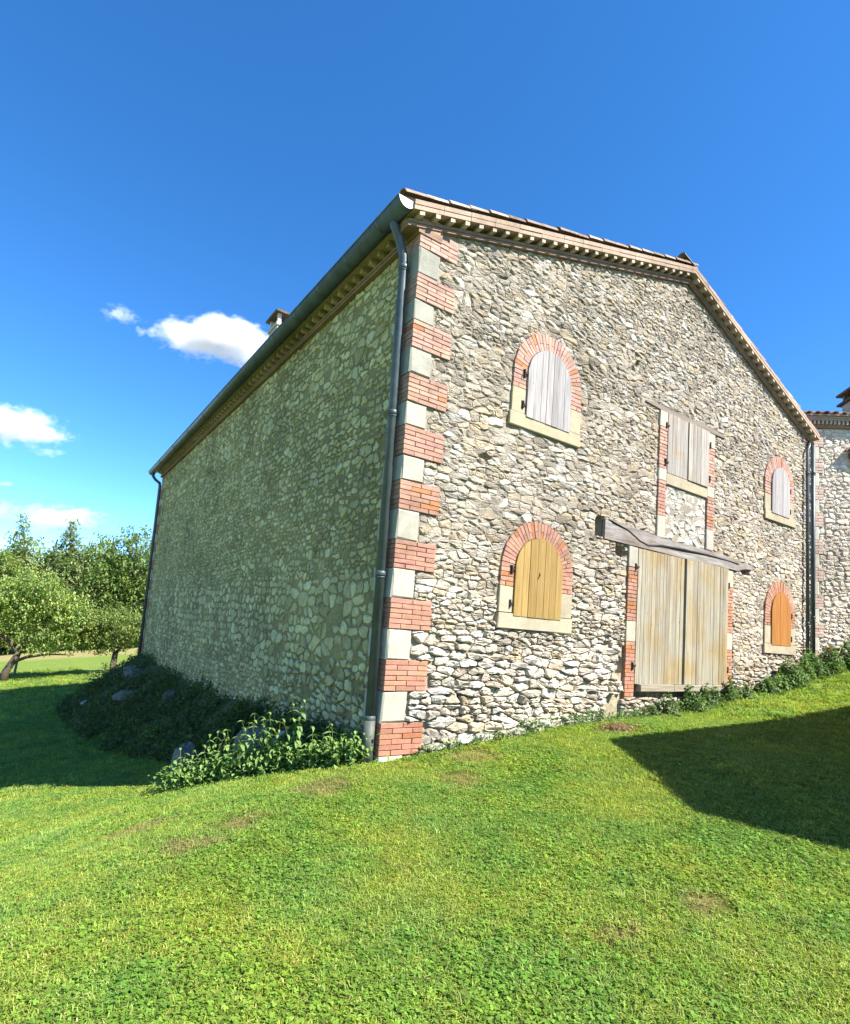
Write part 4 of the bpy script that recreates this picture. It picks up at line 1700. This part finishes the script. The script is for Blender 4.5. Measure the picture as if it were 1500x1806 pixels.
def bush(name, loc, r, h, n, label, group, pal, ls=(.05, .09), shp=.8):
    t = thing(name, label, 'plant', loc, group)
    b0 = Vector(loc)
    mb, st_ = MB(), MB()
    for k in range(n):
        u = random.random() ** .5
        a = U(0, 6.28)
        f = U(0.08, 1)
        rr = r * u * (1 - .55 * f ** 2) * (0.75 + .4 * math.sin(a * 3 + loc[0] * 7))
        p = b0 + Vector((math.cos(a) * rr, math.sin(a) * rr * shp, h * f * (1 - .35 * u) * (0.8 + .3 * math.sin(a * 2 + loc[0] * 5))))
        leaf(mb, p, rdir(.35), U(*ls) * .6, U(*ls), pick(pal, .22))
    mb.build('foliage', M_WEED, t)
    for k in range(6):
        a = U(0, 6.28)
        q = b0 + Vector((math.cos(a) * r * .5, math.sin(a) * r * .4, h * .7))
        st_.tube([b0 + Vector((0, 0, -.05)), b0.lerp(q, .5) + Vector((0, 0, .08)), q], [.008, .006, .003], 5, (.10, .12, .05), False)
    st_.build('stem', M_WEED, t)
    return t


BG = [(0.123, 0.203, 0.065), (0.102, 0.174, 0.065), (0.160, 0.239, 0.072), (0.109, 0.181, 0.080)]
BG2 = [(0.145, 0.203, 0.087), (0.174, 0.225, 0.102), (0.131, 0.189, 0.094)]
for (x, y, r, h, n_, lab, pal) in [
        (5.10, -.16, .26, .24, 240, 'low grey-green weed under the left corner of the great door', BG2),
        (5.55, -.18, .32, .36, 420, 'pale weed below the left half of the threshold board', BG2),
        (6.15, -.20, .40, .50, 800, 'dense green weed below the middle of the great door', BG),
        (6.75, -.20, .38, .46, 700, 'leafy green weed below the right leaf of the great door', BG),
        (7.55, -.18, .30, .52, 520, 'upright weed hiding the foot of the right door jamb', BG),
        (8.10, -.18, .34, .32, 400, 'grey-green low weed right of the great door', BG2)]:
    bush('weed_clump', (x, y, g1(x, y)), r, h, n_, lab, 'weeds along the foot of the gable', pal, (.05, .09))
for (x, y, r, h, n_, lab) in [
        (8.95, -.22, .36, .34, 600, 'leftmost low bush of the border, below the orange shutter'),
        (9.70, -.28, .55, .62, 1500, 'rounded bush below the sill of the orange shutter'),
        (10.5, -.38, .55, .66, 1500, 'bush between the orange shutter and the downpipes'),
        (11.2, -.55, .50, .62, 1400, 'bush hiding the feet of the two downpipes'),
        (11.75, -.80, .55, .74, 1500, 'bush in front of the little red vent brick'),
        (12.2, -1.15, .6, .86, 1600, 'tallest bush of the border, at the farmhouse wall')]:
    bush('border_bush', (x, y, g1(x, y)), r, h, n_, lab, 'bushes in the border by the downpipes', BG, (.06, .10))
mb = MB()
for k in range(900):
    x = U(.45, 5.2) if k % 3 else U(2.2, 5.0)
    if nz(x, .3, 1.9) < .35 and random.random() < .7:
        continue
    y = -.05 - abs(random.gauss(0, .06))
    leaf(mb, Vector((x, y, g1(x, y) + U(.01, .15) * (1.4 if nz(x, 1., 1.1) > .6 else .8))), rdir(.6), U(.018, .035), U(.05, .10), pick(BG2 + BG, .2))
o = mb.build('wall_foot_weeds', M_WEED)
o['kind'] = 'stuff'
mb = MB()
for k in range(420):
    r_, a = abs(random.gauss(0, .14)), U(0, 6.28)
    x, y = 3.66 + r_ * math.cos(a) * 1.6, -.55 + r_ * math.sin(a)
    leaf(mb, Vector((x, y, g1(x, y) + .02 + U(0, .05))), rdir(), U(.02, .04), U(.04, .07), pick([(.24, .16, .09), (.18, .12, .07), (.30, .21, .13)], .2))
o = mb.build('dead_leaf_heap', M_WEED)
o['kind'] = 'stuff'

# ================================================================== TREES
PAL_O = [(0.184, 0.259, 0.063), (0.228, 0.300, 0.076), (0.149, 0.217, 0.061), (0.264, 0.318, 0.090), (0.193, 0.259, 0.090)]
PAL_D = [(0.132, 0.201, 0.055), (0.159, 0.225, 0.063), (0.184, 0.251, 0.076)]
PAL_L = [(0.211, 0.276, 0.121), (0.246, 0.309, 0.128), (0.193, 0.251, 0.113)]


def tree(name, loc, label, blobs, n, ls, pal, limbs, cat='tree', group=None, gap=.25):
    t = thing(name, label, cat, loc, group)
    b0 = Vector(loc)
    mb = MB()
    for path, rr in limbs:
        mb.tube([b0 + Vector(p) for p in path], rr, 8, (1, 1, 1))
    mb.build('trunk', M_BARK, t, True)
    mb = MB()
    tot = sum(b_[3] * b_[4] * b_[5] for b_ in blobs)
    for b_ in blobs:
        c, rad = b0 + Vector(b_[:3]), Vector(b_[3:6])
        nb = max(20, int(n * b_[3] * b_[4] * b_[5] / tot / 9))
        for k in range(nb):
            d = rdir(.1)
            d.normalize()
            u = random.random() ** .42
            if nz(d.x * 2 + c.x, d.z * 2 + d.y, 2.2) < gap:
                u *= .75
            p = c + Vector((d.x * rad.x, d.y * rad.y, d.z * rad.z)) * u
            base_c = pick(pal, .18)
            for q in range(9):
                pp = p + rdir() * ls * 1.9 * random.random()
                leaf(mb, pp, rdir(-.1), ls * .62, ls * U(.8, 1.3), tuple(x * U(.85, 1.15) for x in base_c), .1, .2)
    mb.build('crown', M_LEAF, t)
    return t


def at(px_, py_, Y):
    """world x, z of a photograph point at a given distance Y"""
    d = rt2 * ((px_ - 750) / FPX) + up2 * (-(py_ - 1000) / FPX) + fw
    t = (Y - CAM.y) / d.y
    return CAM.x + d.x * t, CAM.z + d.z * t


x, y = -4.35, 30.0
z = g1(x, y)
tree('orchard_tree', (x, y, z), 'orchard tree with a forked leaning trunk at the left edge of the lawn',
     [(-1.0, 0, 3.7, 2.0, 2.0, 1.5), (0.8, .3, 4.3, 1.9, 2.0, 1.6), (2.3, 0, 3.3, 1.7, 1.7, 1.5), (-2.6, 0, 3.2, 1.5, 1.6, 1.2), (1.7, -.5, 2.2, 1.4, 1.2, .9), (3.0, .2, 2.3, .9, 1.0, .7)],
     26000, .14, PAL_O,
     [([(.05, 0, -.2), (.12, 0, .5), (.4, 0, 1.1), (.55, 0, 1.5)], [.21, .17, .15, .14]),
      ([(.5, 0, 1.4), (.9, 0, 2.2), (1.4, .1, 2.9), (1.8, 0, 3.8)], [.12, .10, .07, .03]),
      ([(.5, 0, 1.4), (.1, .1, 2.0), (-.6, .1, 2.5), (-1.2, 0, 3.2)], [.12, .09, .06, .03]),
      ([(.2, 0, .9), (.9, -.1, 1.25), (1.8, -.3, 1.45), (2.9, -.4, 1.45)], [.10, .08, .05, .02])])
x, y = .55, 30.2
z = g1(x, y)
tree('orchard_tree', (x, y, z), 'small round orchard tree with a short straight trunk close to the barn corner',
     [(-.2, 0, 2.5, 1.7, 1.5, 1.2), (-1.5, 0, 2.1, 1.2, 1.0, .95), (1.3, 0, 2.3, 1.3, 1.2, 1.1), (-.6, 0, 1.5, 1.3, 1.0, .5)], 13000, .13, PAL_O,
     [([(0, 0, -.2), (.02, 0, .6), (0.05, 0, 1.2)], [.20, .16, .14]), ([(0.05, 0, 1.1), (.6, 0, 1.9)], [.10, .05]), ([(0.05, 0, 1.1), (-.5, 0, 1.9)], [.10, .05])])
BTR = [  # px, py of the top, Y, half width, palette, label, kind
    (45, 905, 63, 2.3, PAL_L, 'pale slender tree with a pointed top behind the left orchard tree', 'p'),
    (130, 908, 64, 2.3, PAL_L, 'second pale slender tree with a pointed top, right of the first', 'p'),
    (-60, 930, 67, 3.5, PAL_O, 'broad tree beyond the left edge of the lawn', 'r'),
    (4, 968, 60, 2.6, PAL_O, 'low round tree left of the pale pointed trees', 'r'),
    (88, 950, 67, 3.0, PAL_O, 'round green tree between the two pointed trees', 'r'),
    (178, 940, 66, 3.0, PAL_O, 'round bright green tree right of the pointed trees', 'r'),
    (246, 928, 61, 3.1, PAL_D, 'dense tall tree touching the barn eave line in view', 'r'),
    (330, 925, 69, 4.1, PAL_D, 'dense tree mostly hidden behind the barn', 'r')]
for (px_, py_, Y, hw_, pal, lab, kd) in BTR:
    x, zt = at(px_, py_, Y)
    z = g1(x, Y)
    H = zt - z
    if kd == 'p':
        bl = [(0, 0, H * .30, hw_ * 1.25, hw_ * 1.25, H * .24), (0, 0, H * .55, hw_ * .9, hw_ * .9, H * .22), (.1, 0, H * .76, hw_ * .5, hw_ * .5, H * .15), (0, 0, H * .91, hw_ * .2, hw_ * .2, H * .10)]
        nn = 12000
    else:
        bl = [(0, 0, H * .66, hw_ * 1.1, hw_, H * .34), (-hw_ * .7, -.3, H * .46, hw_ * .9, hw_ * .8, H * .32), (hw_ * .7, -.4, H * .50, hw_ * .9, hw_ * .8, H * .32), (0, -.6, H * .28, hw_ * 1.3, hw_ * .8, H * .26)]
        nn = 17000
    tree('background_tree', (x, Y, z), lab, bl, nn, .32, pal,
         [([(0, 0, -.3), (.05, 0, H * .3), (0, .1, H * .6), (.05, 0, H * .9)], [.22, .17, .10, .03])], 'tree', 'trees closing the view beyond the field')
# hedge along the far side of the field: nobody could count it
mb = MB()
for k in range(4200):
    x = U(-22, 15)
    y = 62.5 + .1 * x + U(-.9, .9)
    z = g1(x, y)
    p = Vector((x, y, z + U(.0, 3.4 + 1.2 * nz(x, 1, .8))))
    c = pick(PAL_D, .2)
    for q in range(4):
        leaf(mb, p + rdir() * .45, rdir(), .22, U(.28, .44), c, .1, .2)
o = mb.build('far_hedge', M_LEAF)
o['kind'] = 'stuff'
mb = MB()
for k in range(5200):
    x = U(-60, 60)
    y = 84 + U(-3, 6)
    p = Vector((x, y, g1(x, y) + U(0, 10.5 + 2.0 * nz(x, 1, .35))))
    c = pick(PAL_D, .2)
    for q in range(5):
        leaf(mb, p + rdir() * .9, rdir(), .5, U(.5, .9), c, .1, .2)
o = mb.build('far_woodland', M_LEAF)
o['kind'] = 'stuff'
# stake and sapling on the lawn
x, y = -3.9, 33.4
z = g1(x, y)
mb = MB()
mb.tube([(x, y, z - .1), (x + .05, y, z + .7), (x + .16, y, z + 1.45)], [.07, .06, .055], 7)
tag(mb.build('wooden_stake', M_STAKE), 'thin leaning wooden stake on the lawn right of the forked orchard tree', 'stake')
x, y = -.15, 27.0
z = g1(x, y)
tree('sapling', (x, y, z), 'knee high sapling on the lawn beyond the overgrown bank', [(0, 0, .55, .32, .3, .35), (-.5, 0, .22, .3, .25, .16), (.5, 0, .2, .3, .25, .15)], 380, .10, PAL_O,
     [([(0, 0, -.1), (0, 0, .5), (.02, 0, .95)], [.035, .03, .015])])

# ================================================================== LAWN GRASS: tufts instanced on scattered points
tufts = bpy.data.collections.new('grass_tufts')


def blade(mb, x, y, a, lean, L, w, col):
    dx, dy = math.cos(a), math.sin(a)
    sx, sy = -dy * w * .5, dx * w * .5
    x1, y1, z1 = x + dx * lean * L * .35, y + dy * lean * L * .35, L * .6
    x2, y2, z2 = x + dx * lean * L, y + dy * lean * L, L * (1 - .35 * lean)
    mb.add([(x + sx, y + sy, -.01), (x - sx, y - sy, -.01), (x1 - sx * .8, y1 - sy * .8, z1), (x1 + sx * .8, y1 + sy * .8, z1), (x2, y2, z2)],
           [(0, 1, 2, 3), (3, 2, 4)], col)


GP = [(0.232, 0.318, 0.053), (0.264, 0.338, 0.061), (0.199, 0.298, 0.051), (0.307, 0.347, 0.089), (0.344, 0.358, 0.133)]
for v in range(4):      # grass
    mb = MB()
    for k in range(22):
        r_, a = .06 * math.sqrt(random.random()), U(0, 6.28)
        blade(mb, r_ * math.cos(a), r_ * math.sin(a), U(0, 6.28), U(.3, 1.6), U(.018, .046), U(.0036, .0068), pick(GP, .28))
    tufts.objects.link(mb.build('tuft_a%d' % v, M_GRASS, None, False, False))
for v in range(3):      # clover and broad leaves
    mb = MB()
    for k in range(9):
        r_, a = .06 * math.sqrt(random.random()), U(0, 6.28)
        x, y, z = r_ * math.cos(a), r_ * math.sin(a), U(.012, .034)
        tl = [U(-.4, .4), U(-.4, .4)]
        c = pick([(0.16, 0.27, 0.042), (0.14, 0.245, 0.040), (0.18, 0.29, 0.05)], .28)
        a0, R_ = U(0, 6.28), U(.005, .0085)
        for q in range(3):
            aa = a0 + q * 2.094
            cx, cy = x + math.cos(aa) * R_ * .8, y + math.sin(aa) * R_ * .8
            pts = []
            for t in range(6):
                b_ = t * 1.0472
                xx, yy = cx + math.cos(b_) * R_ * .75, cy + math.sin(b_) * R_ * .75
                pts.append((xx, yy, z + (xx - x) * tl[0] + (yy - y) * tl[1]))
            mb.add(pts, [tuple(range(6))], c)
    for k in range(6):
        r_, a = .06 * math.sqrt(random.random()), U(0, 6.28)
        blade(mb, r_ * math.cos(a), r_ * math.sin(a), U(0, 6.28), U(.3, 1.0), U(.02, .045), U(.003, .005), pick(GP, .15))
    tufts.objects.link(mb.build('tuft_b%d' % v, M_GRASS, None, False, False))
for v in range(2):      # dry
    mb = MB()
    for k in range(14):
        r_, a = .06 * math.sqrt(random.random()), U(0, 6.28)
        blade(mb, r_ * math.cos(a), r_ * math.sin(a), U(0, 6.28), U(.6, 1.4), U(.015, .035), U(.0025, .004), pick([(0.20, .16, .07), (.15, .15, .05), (.25, .20, .10)], .15))
    tufts.objects.link(mb.build('tuft_c%d' % v, M_GRASS, None, False, False))

for v in range(2):      # longer clumps missed by the mower
    mb = MB()
    for k in range(26):
        r_, a = .04 * math.sqrt(random.random()), U(0, 6.28)
        blade(mb, r_ * math.cos(a), r_ * math.sin(a), a + U(-.7, .7), U(.5, 1.5), U(.05, .10), U(.004, .007), pick(GP, .3))
    tufts.objects.link(mb.build('tuft_d%d' % v, M_GRASS, None, False, False))

PX, PY, PS, PI_ = [], [], [], []


def scatter(n, dmin, dmax, s_lo, s_hi):
    # wedge in front of the camera, wider than the picture by a good margin
    a = rng.uniform(YAW - 0.86, YAW + 1.15, n)
    d = np.sqrt(rng.uniform(dmin ** 2, dmax ** 2, n))
    x, y = CAM.x + d * np.sin(a), CAM.y + d * np.cos(a)
    keep = ~((x > -.02) & (x < LG + 1) & (y > -.03)) & ~((x > ex_ + .2) & (y < ey - .2))
    keep &= ~((x > 9) & ((x - P0.x) * NR.x + (y - P0.y) * NR.y < .02))
    keep &= ~((y > 2) & (x > -np.interp(y, BY, BW) * .6) & (x < 0))
    for (cx, cy, r) in DRY:
        dd = np.hypot(x - cx, y - cy)
        keep &= ~((dd < r) & (rng.uniform(0, 1, n) < .35))
    x, y = x[keep], y[keep]
    cl = 0.5 + .3 * np.sin(x * 2.3 + 1.7 * np.sin(y * 1.9)) + .25 * np.sin(y * 3.1 + 1.3 * np.sin(x * 2.7)) + rng.uniform(-.75, .75, len(x))
    ix = np.where(cl > .78, 4 + rng.integers(0, 3, len(x)), rng.integers(0, 4, len(x)))
    dry = rng.uniform(0, 1, len(x)) < .06
    for (cx, cy, r) in DRY:
        dry |= (np.hypot(x - cx, y - cy) < r * 1.1) & (rng.uniform(0, 1, len(x)) < .7)
    ix = np.where(dry, 7 + rng.integers(0, 2, len(x)), ix)
    tall = (rng.uniform(0, 1, len(x)) < .0012 + .004 * (np.sin(x * 1.1 + 2) * np.sin(y * 1.4 + x) > .75))
    ix = np.where(tall, 9 + rng.integers(0, 2, len(x)), ix)
    PX.append(x)
    PY.append(y)
    PS.append(rng.uniform(s_lo, s_hi, len(x)))
    PI_.append(ix)


scatter(80000, 2.2, 6.5, .6, 1.25)
scatter(56000, 6.5, 11, 1.0, 1.5)
scatter(46000, 11, 22, 1.5, 2.3)
scatter(26000, 22, 42, 2.4, 3.6)
PX, PY, PS, PI_ = map(np.concatenate, (PX, PY, PS, PI_))
PZ = np.where((PX > -3.3) & (PX < .2) & (PY > 2) & (PY < 22), [max(bank(a, b_), g1(a, b_)) if (-3.3 < a < .2 and 2 < b_ < 22) else 0 for a, b_ in zip(PX, PY)], G(PX, PY)) + np.where((PX > -0.3) & (PX < 12) & (PY > -0.4), 0, 0.012 * np.sin(PX * 2.1 + 1.3 * np.sin(PY * 1.1)) * np.cos(PY * 1.7 + 0.6)) - .004
me = bpy.data.meshes.new('lawn_grass')
me.vertices.add(len(PX))
me.vertices.foreach_set('co', np.stack([PX, PY, PZ], -1).astype(np.float32).ravel())
a_ = me.attributes.new('sc', 'FLOAT', 'POINT')
a_.data.foreach_set('value', PS.astype(np.float32))
a_ = me.attributes.new('ix', 'INT', 'POINT')
a_.data.foreach_set('value', PI_.astype(np.int32))
grass = bpy.data.objects.new('lawn_grass', me)
COL.objects.link(grass)
grass['kind'] = 'stuff'
ng = bpy.data.node_groups.new('scatter_tufts', 'GeometryNodeTree')
ng.interface.new_socket('Geometry', in_out='INPUT', socket_type='NodeSocketGeometry')
ng.interface.new_socket('Geometry', in_out='OUTPUT', socket_type='NodeSocketGeometry')
gi, go = ng.nodes.new('NodeGroupInput'), ng.nodes.new('NodeGroupOutput')
iop = ng.nodes.new('GeometryNodeInstanceOnPoints')
ci = ng.nodes.new('GeometryNodeCollectionInfo')
ci.inputs['Collection'].default_value = tufts
ci.inputs['Separate Children'].default_value = True
ci.inputs['Reset Children'].default_value = True
iop.inputs['Pick Instance'].default_value = True
na, nb_ = ng.nodes.new('GeometryNodeInputNamedAttribute'), ng.nodes.new('GeometryNodeInputNamedAttribute')
na.data_type, nb_.data_type = 'FLOAT', 'INT'
na.inputs['Name'].default_value, nb_.inputs['Name'].default_value = 'sc', 'ix'
rv = ng.nodes.new('FunctionNodeRandomValue')
rv.data_type = 'FLOAT_VECTOR'
rv.inputs[0].default_value = (-.15, -.15, 0)
rv.inputs[1].default_value = (.15, .15, 6.283)
L_ = ng.links.new
L_(gi.outputs[0], iop.inputs['Points'])
L_(ci.outputs[0], iop.inputs['Instance'])
L_(nb_.outputs['Attribute'], iop.inputs['Instance Index'])
L_(na.outputs['Attribute'], iop.inputs['Scale'])
L_(rv.outputs[0], iop.inputs['Rotation'])
L_(iop.outputs[0], go.inputs[0])
md = grass.modifiers.new('scatter', 'NODES')
md.node_group = ng

# ================================================================== CLOUDS


def cloud_mat(dens, edge, scale):
    m = bpy.data.materials.new('cloud_vapour')
    m.use_nodes = True
    nt = m.node_tree
    nt.nodes.clear()
    out = nt.nodes.new('ShaderNodeOutputMaterial')
    pv = nt.nodes.new('ShaderNodeVolumePrincipled')
    pv.inputs['Color'].default_value = (1, 1, 1, 1)
    pv.inputs['Anisotropy'].default_value = 0.2
    tc = nt.nodes.new('ShaderNodeTexCoord').outputs['Object']
    oi = nt.nodes.new('ShaderNodeObjectInfo')
    vl = nt.nodes.new('ShaderNodeVectorMath')
    vl.operation = 'LENGTH'
    nt.links.new(tc, vl.inputs[0])
    ad = nt.nodes.new('ShaderNodeVectorMath')
    ad.operation = 'MULTIPLY_ADD'
    nt.links.new(tc, ad.inputs[0])
    ad.inputs[1].default_value = scale
    nt.links.new(oi.outputs['Location'], ad.inputs[2])
    n1 = noise(nt, ad.outputs[0], 1.0, 6, .62)
    def mth(op, a, b_):
        q = nt.nodes.new('ShaderNodeMath')
        q.operation = op
        for s_, v_ in zip(q.inputs, (a, b_)):
            if isinstance(v_, (int, float)):
                s_.default_value = v_
            else:
                nt.links.new(v_, s_)
        return q.outputs[0]
    f = mth('SUBTRACT', mth('ADD', mth('MULTIPLY', n1, 3.6), edge - .62), mth('MULTIPLY', vl.outputs['Value'], 1.5))
    f = mth('MULTIPLY', mth('MINIMUM', mth('MAXIMUM', f, 0.0), 1.0), dens)
    nt.links.new(f, pv.inputs['Density'])
    nt.links.new(pv.outputs[0], out.inputs['Volume'])
    return m


def cloud(px_, py_, wpx, hpx, label, dens, edge=-.45, R_=900.0, scale=(2.9, 2.0, 1.6)):
    d = (rt2 * ((px_ - 750) / FPX) + up2 * (-(py_ - 1000) / FPX) + fw)
    c = CAM + d * R_
    k = R_ / FPX
    bpy_me = bpy.data.meshes.new('cloud')
    mb = MB()
    n1_, n2_ = 20, 12
    for i in range(n2_ + 1):
        for q in range(n1_):
            ph, th = math.pi * i / n2_, 2 * math.pi * q / n1_
            mb.v.append((math.sin(ph) * math.cos(th), math.sin(ph) * math.sin(th), math.cos(ph)))
    for i in range(n2_):
        for q in range(n1_):
            mb.f.append((i * n1_ + q, (i + 1) * n1_ + q, (i + 1) * n1_ + (q + 1) % n1_, i * n1_ + (q + 1) % n1_))
    o = mb.build('cloud', cloud_mat(dens, edge, scale), None, True)
    o.location = c
    o.scale = (wpx * k * .5 * 1.15, wpx * k * .28, hpx * k * .5 * 1.2)
    o.rotation_euler = (0, -0.16, -math.atan2(d.x, d.y))
    return tag(o, label, 'cloud')


cloud(385, 600, 230, 74, 'bright white cloud just left of the barn roof', .12, -.05)
cloud(214, 554, 70, 34, 'small white puff left of the brightest cloud', .06, -.2)
cloud(30, 752, 170, 74, 'white cloud at the left edge above the trees', .10, -.1)
cloud(95, 770, 90, 24, 'thin trailing wisp right of the left edge cloud', .05, -.2)
cloud(88, 798, 56, 18, 'faint wisp just below the left edge cloud', .04, -.2)
cloud(105, 913, 160, 46, 'low white cloud behind the pointed tree tops', .08, -.1)
cloud(10, 900, 70, 40, 'low pale cloud at the far left above the orchard', .05, -.2)
cloud(8, 853, 50, 12, 'tiny flat cloud streak at the left edge', .05, -.2)
